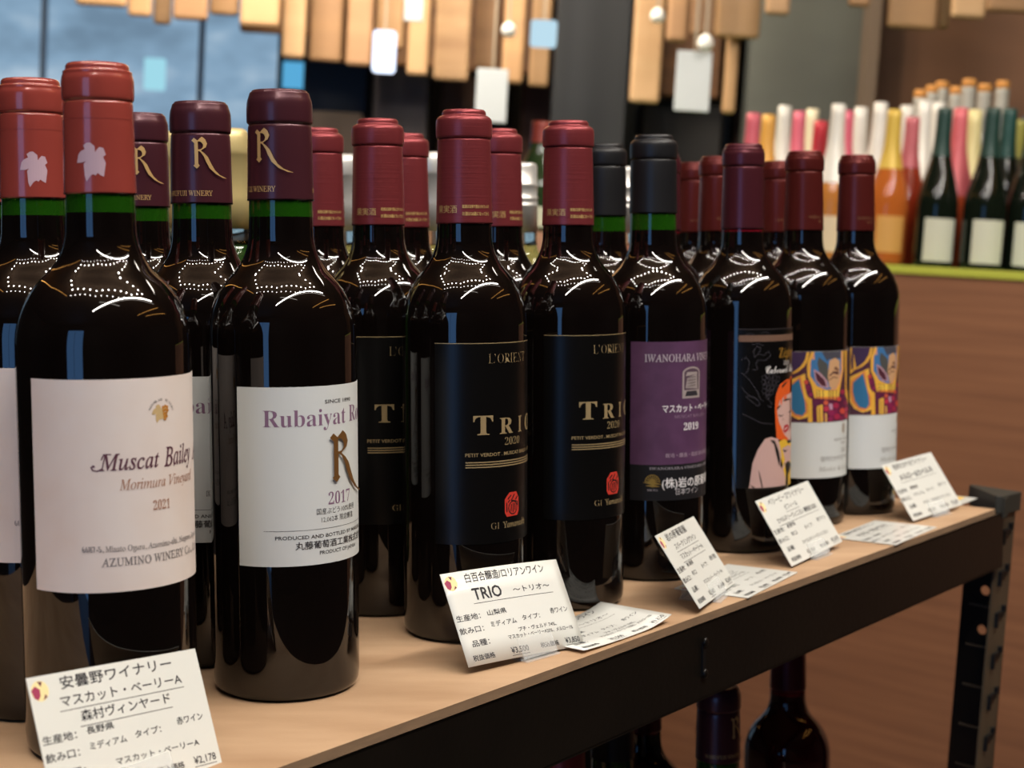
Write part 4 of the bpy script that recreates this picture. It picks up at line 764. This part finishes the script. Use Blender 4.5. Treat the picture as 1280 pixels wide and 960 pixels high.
place('T', -.0828, .9468, 'crimson capsuled bottle half hidden right of the white label', gT, -9, -16)
place('T', -.1280, 1.0200, 'crimson capsuled bottle farthest back, right of the purple capsule', gT, 0, -34)
place('T', .0353, .9617, 'black labelled crimson capsuled bottle left of the violet label', gT, 0, -33)
place('T', -.0090, 1.0270, 'crimson capsuled bottle peeping out left of the brightest crimson capsule', gT, 0, -8)
place('T', -.0740, 1.0700, 'crimson capsule between two nearer crimson capsules, third row', gT, 0, -33)
place('I', .0967, 1.0473, 'bottle with violet label and black capsule in the front row', gI)
place('I', .0690, 1.1380, 'black capsuled bottle behind, between crimson and black front capsules', gI)
place('Z', .1720, 1.1405, 'plum capsuled bottle with black label showing an orange haired woman', gZ)
place('Z', .1220, 1.2500, 'plum capsule barely showing right of the black front capsule', gZ)
place('K', .2382, 1.2481, 'maroon capsuled bottle with painted label, left one of two in front', gK, 0, 0)
place('K', .2926, 1.3012, 'maroon capsuled bottle with painted label, rightmost on the shelf', gK, 13.5, -26)
place('K', .1770, 1.3220, 'maroon capsuled bottle just left of the plum capsule, taller looking', gK, 0, -10)
place('K', .2420, 1.3920, 'maroon capsule between the plum one and the painted label bottle', gK, 0, -20)
place('K', .1680, 1.4150, 'maroon capsule farthest back, right of the black capsule', gK, 0, -20)
def whiteb(x, y, capm, wine, label, thread=False, H=302):
    o = make_white(capm, wine, thread, H); o.location = (x, y, .0004); return tag(o, label, 'bottle')
gg = mat('green_wine_glass', '#23401a', .03, trans=.35, ior=1.4)
whiteb(-.222, 1.030, M['gold'], gg, 'pale gold capsuled green bottle left of the gold lettered capsules')
whiteb(-.206, 1.108, M['gold'], gg, 'pale gold capsuled green bottle between two purple capsules', H=310)
whiteb(-.140, 1.280, M['silver'], M['white_wine'], 'silver capped white wine bottle right of the far crimson capsule')
whiteb(-.065, 1.250, M['silver'], M['white_wine'], 'silver capped white wine bottle left of the central crimson capsule')
whiteb(.007, 1.412, M['silver'], M['white_wine'], 'silver screw capped white wine bottle right of the central crimson capsule', True)
whiteb(.106, 1.481, M['silver'], M['blush_wine'], 'silver screw capped blush wine bottle beside the black capsule', True)
# lower shelf
gL = 'bottles on the lower shelf'
place('B', .153, 1.10, 'purple capsuled bottle on the lower shelf under the rail', gB, 0, 0, z=-.401)
place('Y', .244, 1.315, 'ruby bottle with plum capsule on the lower shelf, rightmost', gZ, 0, 0, z=-.401)
place('Z', .105, 1.20, 'dark bottle on the lower shelf behind the purple capsule', gZ, 0, 0, z=-.401)
place('T', .035, 1.02, 'crimson capsule showing under the rail at the left of the lower shelf', gT, 0, 0, z=-.401)
place('I', .075, 1.105, 'dark bottle on the lower shelf between crimson and purple capsules', gI, 0, 0, z=-.401)
place('K', -.006, 1.155, 'dark bottle deep on the lower shelf behind the crimson capsule', gK, 0, 0, z=-.401)

# ================================================================= price cards
cardm = mat('card_paper', '#d9dad4', .35, coat=.4); ck = ink('#26262c', .45)
acry = mat('clear_acrylic', '#f4f8f8', .04, spec=1)
acry.node_tree.nodes['Principled BSDF'].inputs['Alpha'].default_value = .22
def logo(P, u=5.2, h=46.2, r=4.2):
    P.circ(u, h, r, ink('#ecd9a0'), 16); P.poly([(u-r, h+.6), (u-2, h+2.2), (u, h+.6), (u-.2, h-2), (u-1.6, h-3.6), (u-3.2, h-2.6)], ink('#9c3658')); P.poly([(u-.6, h+3.9), (u+1.6, h+3.6), (u+.8, h+1.6)], ink('#5c2438')); P.poly([(u+.8, h-3.8), (u+3, h-2.8), (u+2.2, h-1.6)], ink('#6b3040'))
def card_print(title, lines, area_, taste, typ, grape, p1, p2):
    P = Print(); X = lambda s: s*90.2; Y = lambda t: 52.2*(1-t)
    logo(P)
    tw = min(61, 7.4*len(title)); P.text(title, 'cjk', X(.17), Y(.135), 5.0, ck, width=max(tw, 40), bold=.14)
    n = len(lines)
    for i, (t, u0, u1, cap) in enumerate(lines):
        t0 = (.27, .41)[i] if n == 2 else .33
        P.text(t, 'cjk' if ord(t[-1]) > 255 or ord(t[0]) > 255 else 'sans', X(u0), Y(t0), cap, ck, width=X(u1-u0), bold=.13 if n == 2 else .4)
    for i, (t, u0, u1, cap) in enumerate(lines):
        t0 = (.30, .445)[i] if n == 2 else .365
        if n == 1: u1 = .86
        P.line([(X(u0)-1, Y(t0)), (X(u1)+.5, Y(t0))], .3, ck)
    if n == 1: P.text('～トリオ～' if 'TRIO' in title or lines[0][0] == 'TRIO' else '', 'cjk', X(.52), Y(.315), 3.6, ck, width=X(.33), bold=.11)
    f = dict(bold=.11)
    P.text('生産地：', 'cjk', X(.015), Y(.53), 3.4, ck, width=16.5, **f); P.text(area_, 'cjk', X(.256), Y(.515), 2.9, ck, width=14, **f)
    P.text('飲み口：', 'cjk', X(.012), Y(.665), 3.4, ck, width=16.5, **f); P.text(taste, 'cjk', X(.256), Y(.64), 3.0, ck, width=min(19, 4.6*len(taste)), **f)
    P.text('タイプ：', 'cjk', X(.52), Y(.625), 3.0, ck, width=14, **f); P.text(typ, 'cjk', X(.78), Y(.60), 3.2, ck, width=15, **f)
    P.text('品種：', 'cjk', X(.075), Y(.81), 3.4, ck, width=12, **f)
    for i, (t, u0, u1) in enumerate(grape): P.text(t, 'cjk', X(u0), Y(.80 if len(grape) == 1 else (.735, .80)[i]), 2.9 if len(grape) == 1 else 2.4, ck, width=X(u1-u0), **f)
    P.text('税抜価格', 'cjk', X(.05), Y(.955), 3.0, ck, width=15, **f); P.text(p1, 'sans', X(.35), Y(.95), 3.2, ck, width=13, bold=.12)
    P.text('税込価格', 'cjk', X(.60), Y(.95), 2.8, ck, width=15, **f); P.text(p2, 'sans', X(.83), Y(.945), 3.0, ck, width=12.5, bold=.12)
    P.line([(X(.35), Y(.972)), (X(.35)+13, Y(.972))], .3, ck); P.line([(X(.83), Y(.967)), (X(.83)+12.5, Y(.967))], .3, ck)
    return P
def card_mat(x, y, yaw, tilt, roll, z):
    yaw, ti, ro = R_(yaw), R_(tilt), R_(roll)
    r = Vector((math.cos(yaw), math.sin(yaw), 0)); nrm = Vector((r.y, -r.x, 0))
    up = Vector((0, 0, math.cos(ti))) - nrm * math.sin(ti)
    r2 = math.cos(ro)*r + math.sin(ro)*up; u2 = -math.sin(ro)*r + math.cos(ro)*up; yv = u2.cross(r2)
    return Matrix(((r2.x, yv.x, u2.x, x), (r2.y, yv.y, u2.y, y), (r2.z, yv.z, u2.z, z), (0, 0, 0, 1)))
def card(M_, P, label, curl=None, w=90.2, h=52.2, group='price cards'):
    root = empty('price_card', M=M_)
    n = 16; V = []; F = []
    for i in range(n+1):
        for j in range(5):
            u = w*i/n; hh = h*j/4; y = curl(u, hh) if curl else 0
            V += [((u-w/2)/1000, (y)/1000, hh/1000), ((u-w/2)/1000, (y+.35)/1000, hh/1000)]
    I = lambda i, j, k: (i*5+j)*2+k
    for i in range(n):
        for j in range(4):
            F += [(I(i,j,0), I(i+1,j,0), I(i+1,j+1,0), I(i,j+1,0)), (I(i,j,1), I(i,j+1,1), I(i+1,j+1,1), I(i+1,j,1))]
        F += [(I(i,0,0), I(i,0,1), I(i+1,0,1), I(i+1,0,0)), (I(i,4,0), I(i+1,4,0), I(i+1,4,1), I(i,4,1))]
    for j in range(4): F += [(I(0,j,0), I(0,j+1,0), I(0,j+1,1), I(0,j,1)), (I(n,j,0), I(n,j,1), I(n,j+1,1), I(n,j+1,0))]
    s = mesh_obj('card_sheet', V, F, cardm, root, bool(curl))
    o = P.finish('lettering', None, root, lay=.004, base=.05, curl=curl)
    for v in o.data.vertices: v.co.x -= w/2000
    return tag(root, label, 'card', group)
def stand(x, y, yaw, tilt, label, du=0):
    """clear acrylic clip: front tab, rear plate and a foot on the board"""
    Mr = Matrix.Translation((x, y, 0)) @ Matrix.Rotation(R_(yaw), 4, 'Z'); root = empty('card_stand', M=Mr)
    t = R_(tilt); T = Matrix.Translation((du, 0, .0022)) @ Matrix.Rotation(-t, 4, 'X')
    bm = bmesh.new(); box(bm, (-.0135, -.0017, -.0012), (.0135, -.0007, .0105), T); bm_obj('front_tab', bm, acry, root, bevel=.0002)
    bm = bmesh.new(); box(bm, (-.0135, .0008, -.0012), (.0135, .0018, .020), T); bm_obj('rear_plate', bm, acry, root, bevel=.0002)
    bm = bmesh.new(); box(bm, (-.0135+du, -.004, .0002), (.0135+du, .024, .0012)); bm_obj('foot', bm, acry, root, bevel=.0002)
    bm = bmesh.new(); box(bm, (-.0135+du, .0205, .0012), (.0135+du, .0215, .016)); bm_obj('strut', bm, acry, root, bevel=.0002)
    return tag(root, label, 'stand', 'clear acrylic card stands')
mus = ('マスカット・ベーリーA', .38, .885)
PA = card_print('安曇野ワイナリー', [('マスカット・ベーリーA', .152, .868, 4.4), ('森村ヴィンヤード', .243, .771, 4.4)], '長野県', 'ミディアム', '赤ワイン', [mus], '¥1,980', '¥2,178')
PT = card_print('白百合醸造/ロリアンワイン', [('TRIO', .19, .42, 6.4)], '山梨県', 'ミディアム', '赤ワイン', [('プチ・ヴェルド 74%、', .46, .80), ('マスカット・ベーリーA25%、メルロー1%', .36, .94)], '¥3,500', '¥3,850')
PI = card_print('岩の原葡萄園', [('スパークリングワイン', .24, .78, 4.0), ('マスカット・ベーリーA', .24, .80, 4.0)], '新潟県', '辛口', '赤泡', [mus], '¥2,400', '¥2,640')
PZ = card_print('ベリービーズワイナリー', [('ゼフィール', .38, .62, 4.0), ('カベルネソーヴィニヨン 樽熟成 2020', .16, .90, 4.0)], '長野県', '辛口', '赤ワイン', [('カベルネソーヴィニヨン', .36, .86)], '¥2,450', '¥2,695')
PK = card_print('信州たかやまワイナリー', [('メルロー&カベルネ', .18, .84, 5.6)], '長野県', 'ミディアム', '赤ワイン', [('メルロー　カベルネソーヴィニヨン', .34, .90)], '¥3,350', '¥3,685')
card(card_mat(-.1534, .6143, 56.7, 22.9, -5.2, .0029), PA, 'white price card leaning before the large left bottle, cut by the picture bottom')
card(card_mat(.0101, .8172, 46.1, 29.0, -3.5, .0026), PT, 'curved white price card in front of the crimson capsuled front bottle', curl=lambda u, h: ((u-45)/45)**2 * 2.2 - 1.0)
card(card_mat(.1323, .9594, 69.1, 34.2, -2.0, .0029), PI, 'white price card tilted before the violet labelled bottle')
card(card_mat(.2228, 1.0912, 53.8, 32.6, 2.5, .0033), PZ, 'white price card standing before the orange haired woman label')
card(card_mat(.3584, 1.2633, 47.9, 34.2, 1.4, .0031), PK, 'rightmost upright price card beside the rightmost bottle')
for x, y, yaw, ti, l in ((-.1534, .6143, 56.7, 22.9, 'clear acrylic stand clipping the price card at the bottom left'), (.0121, .8192, 46.1, 29, 'clear acrylic stand clipping the curved price card'), (.1323, .9594, 69.1, 34.2, 'clear acrylic stand under the card before the violet label'), (.2228, 1.0912, 53.8, 32.6, 'clear acrylic stand under the card before the woman label'), (.3584, 1.2633, 47.9, 34.2, 'clear acrylic stand under the rightmost card')):
    stand(x, y, yaw, ti, l, .004)
def flat(x, y, ang, P, label, curlz=None, z=.0006, w=90.2, h=52.2):
    # lies face up: card local x stays, local z(up) goes to horizontal
    a = R_(ang); r = Vector((math.cos(a), math.sin(a), 0)); u = Vector((-math.sin(a), math.cos(a), 0)); yv = u.cross(r)
    M_ = Matrix(((r.x, yv.x, u.x, x), (r.y, yv.y, u.y, y), (r.z, yv.z, u.z, z), (0, 0, 0, 1)))
    return card(M_, P, label, curl=curlz, w=w, h=h, group='cards lying flat on the board')
flat(.0680, .8636, 51.5, PT, 'curled white price card lying behind the curved upright card', curlz=lambda u, h: -1.2*((u-45)/45)**2 - 3*max(0, (u-60)/30)**2, z=.0012)
flat(.1751, 1.0005, 59.1, PI, 'white price card lying flat between the violet and woman label cards', z=.0008)
flat(.3167, 1.1730, 55, PK, 'white price card lying flat at the board edge before the painted label bottles', z=.0008)
Pw = Print(); Pw.poly([(36, 10), (57, 10), (46, 46), (36, 46)], ink('#e2b72c')); Pw.line([(8, 20), (26, 20)], 1.2, ck)
flat(.4010, 1.3270, 54, Pw, 'small white card with a yellow corner lying beside the rack post', z=.0008, w=60, h=50)

# ================================================================= ceiling fixtures over the aisle (they mirror in the bottle shoulders)
bulb = emis('bulb_glow', '#fff4e6', 42)
def bulbs(name, pts, label, rr=.02, pw_=4.2):
    root = empty(name, M=MB @ Matrix.Translation((0, 0, 0)) @ Matrix.Translation(Vector(pts[0]))); p0 = Vector(pts[0])
    for p in pts:
        l = bpy.data.lights.new('bulb', 'POINT'); l.energy = pw_; l.shadow_soft_size = rr; l.color = (1, .95, .88)
        lo_ = bpy.data.objects.new('bulb', l); C.objects.link(lo_); lo_.parent = root; lo_.location = Vector(p) - p0
    bm = bmesh.new()
    for a, b in zip(pts, pts[1:]):
        m_ = (Vector(a) + Vector(b)) / 2 - p0; q_ = (Vector(b) - Vector(a)).to_track_quat('X', 'Z').to_matrix().to_4x4(); L_ = (Vector(b) - Vector(a)).length
        box(bm, (-L_/2, -.004, .05), (L_/2, .004, .058), Matrix.Translation(m_) @ q_)
    bm_obj('cord', bm, mat('cord_black', '#1a1a1a', .6), root)
    return tag(root, label, 'light')
zc = 1.78
loop = []
cn = [(-1.25, .95), (-1.2, .22), (-.3, .02), (.8, .5), (1.05, .95), (.2, .85), (-.6, .8)]
for i in range(len(cn)):
    a, b = Vector(cn[i]), Vector(cn[(i+1) % len(cn)]); n = max(2, int((b-a).length/.19))
    for k in range(n): q = a.lerp(b, k/n); loop.append((q.x, q.y, zc))
bulbs('light_garland', loop, 'garland of small bulbs looped under the ceiling')
row = []
cn = [(-1.3, -.05), (-.3, -.22), (.5, .02), (1.3, .75)]
for a, b in zip(cn, cn[1:]):
    a, b = Vector(a), Vector(b); n = int((b-a).length/.19)
    for k in range(n): q = a.lerp(b, k/n); row.append((q.x, q.y, zc))
bulbs('light_row', row, 'straight row of small bulbs under the ceiling', .018, 1.2)
def tube(name, a, b, r, m, label):
    a, b = Vector(a), Vector(b); L = (b-a).length; q = (b-a).to_track_quat('Z', 'Y').to_matrix().to_4x4()
    root = empty(name, M=MB @ Matrix.Translation(a) @ q)
    lathe('lamp', [(0, r), (L*1000, r)], m, root, 10)
    lathe('end_fitting', [(-20, r*1.2), (0, r*1.2)], mat('fitting', '#999999', .4), root, 10)
    return tag(root, label, 'light')
tw = emis('tube_white', '#fff6ea', 9); to = emis('tube_amber', '#ffb45a', 9)
tube('ceiling_tube', (-.25, -1.1, 1.77), (1.75, 1.25, 1.77), 10, tw, 'long white ceiling tube over the aisle')
tube('ceiling_tube', (-.1, -.5, 1.78), (.75, -.36, 1.78), 10, tw, 'short white ceiling tube crossing the long one')
tube('cove_light', (1.9, -.2, 1.78), (2.1, 1.5, 1.78), 12, to, 'amber cove light nearer the aisle')
tube('cove_light', (2.3, .25, 1.78), (2.8, 2.2, 1.78), 12, to, 'amber cove light above the counter')
tube('cove_light', (-1.5, .0, 1.78), (-2.3, 1.3, 1.78), 10, to, 'amber cove light at the left')
tube('cove_light', (-2.3, 1.3, 1.78), (-4.0, 5.6, 1.78), 10, to, 'long amber cove light running to the far window')
